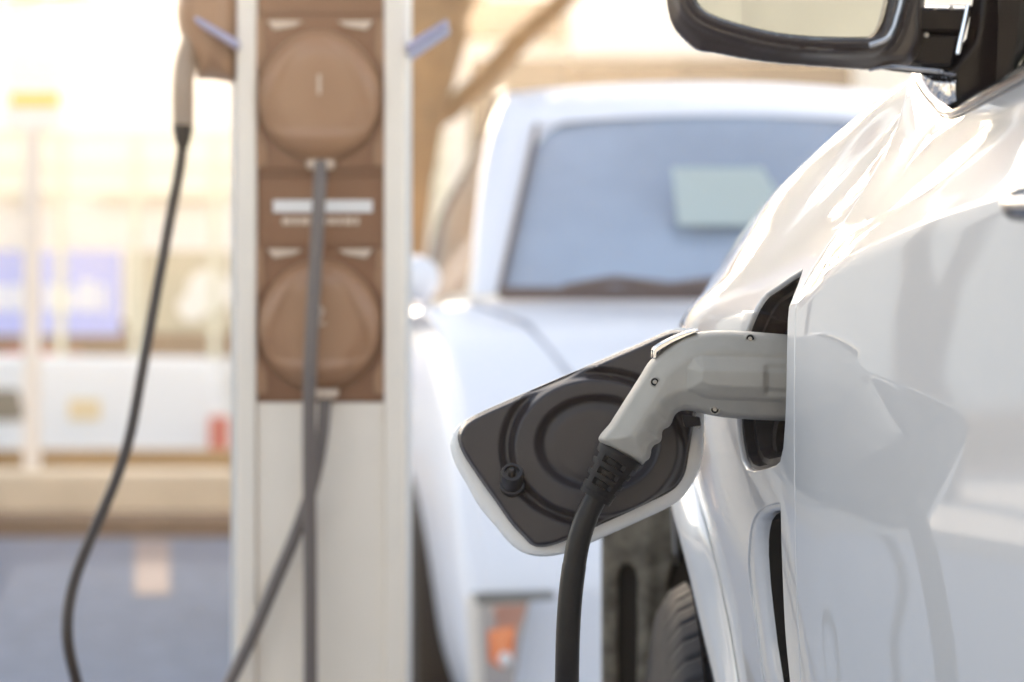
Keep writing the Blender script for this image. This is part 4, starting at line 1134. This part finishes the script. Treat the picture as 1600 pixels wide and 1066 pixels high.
# left-hand street side, out of frame but mirrored in the white door
pvm = MB(); pvm.box((-30,-6,-.05),(-3.4,10.8,.10)); pvm.build('unseen_pavement', mat('pale bounce paving', (.55,.50,.44), .9, noise=.15, nscale=2)); tag(bpy.data.objects['unseen_pavement'], 'pale pavement out of frame at the left, added to bounce light on the door', kind='structure')  # unseen paving, added pale so it bounces light onto the door
lb_ = empty('garden_wall', (-9, 8, 0), 'low brown wall across the paving out of frame at the left', 'wall')
mb = MB(); mb.box((-9.3,-2,.1),(-9.0,9.5,.62)); mb.build('coping', mat('brown wall', (.30,.22,.17), .85, noise=.2, nscale=3), lb_, bevel=.02)
for y_ in (-2, 1.8, 5.6, 9.5):
    mb = MB(); mb.box((-9.38,y_-.15,.1),(-8.95,y_+.15,.95)); mb.build('pier', mat('pier', (.36,.28,.2), .85), lb_, bevel=.02)
t2 = empty('tree', (-4.5, 9.3, 0), 'bare forked tree out of frame at the left, mirrored in the door', 'tree')
mb = MB(); mb.tube(spline([(-4.5,9.3,-.05),(-4.52,9.35,.6),(-4.4,9.35,1.1),(-4.2,9.4,1.9),(-3.9,9.4,3.2)], 6), [.16]*6+[.12]*6+[.09]*6+[.07]*6+[.03], 12)
mb.tube(spline([(-4.52,9.35,.6),(-4.62,9.3,1.0),(-4.8,9.3,1.25),(-5.1,9.2,2.0),(-5.6,9.2,3.2)], 6), [.09]*6+[.07]*6+[.06]*6+[.05]*6+[.02], 10); mb.build('trunk', mat('grey bark', (.10,.08,.07), .9), t2, True)
# street behind the camera
bb = empty('building', (2, -14, 0), 'grey terrace behind the camera, mirrored in the glossy paint', 'building')
mb = MB(); mb.box((-10,-18,-.1),(-1.5,-12,4.5)); mb.box((-1.5,-18,-.1),(12,-13,6.5)); mb.build('wall', mat('grey render', (.48,.46,.40), .8, noise=.5, nscale=.35), bb)
for i in range(7):
    mb = MB(); x = -9+i*2.9; mb.box((x,-12.98 if x > -1.5 else -11.98,.9),(x+1.3,-12.9 if x > -1.5 else -11.9,2.4)); mb.build('window', mat('terrace glass', (.08,.10,.12), .1), bb)

# ============================================================ HAZE, added to stand in for the lens flare glow
hz = MB(); hz.box((-210, -70, -2.2), (210, 310, 8.5))
ho = hz.build('flare_haze', None); ho.data.materials.clear()
hm = bpy.data.materials.new('flare_haze'); hm.use_nodes = True; t = hm.node_tree; t.nodes.clear()
pv_ = t.nodes.new('ShaderNodeVolumePrincipled'); mo = t.nodes.new('ShaderNodeOutputMaterial')
pv_.inputs['Color'].default_value = (1.0, .84, .66, 1); pv_.inputs['Density'].default_value = HAZE; pv_.inputs['Anisotropy'].default_value = .86
t.links.new(pv_.outputs[0], mo.inputs['Volume']); ho.data.materials.append(hm)
tag(ho, 'added warm glow volume standing in for lens flare at the upper left', 'flare_haze', kind='stuff')
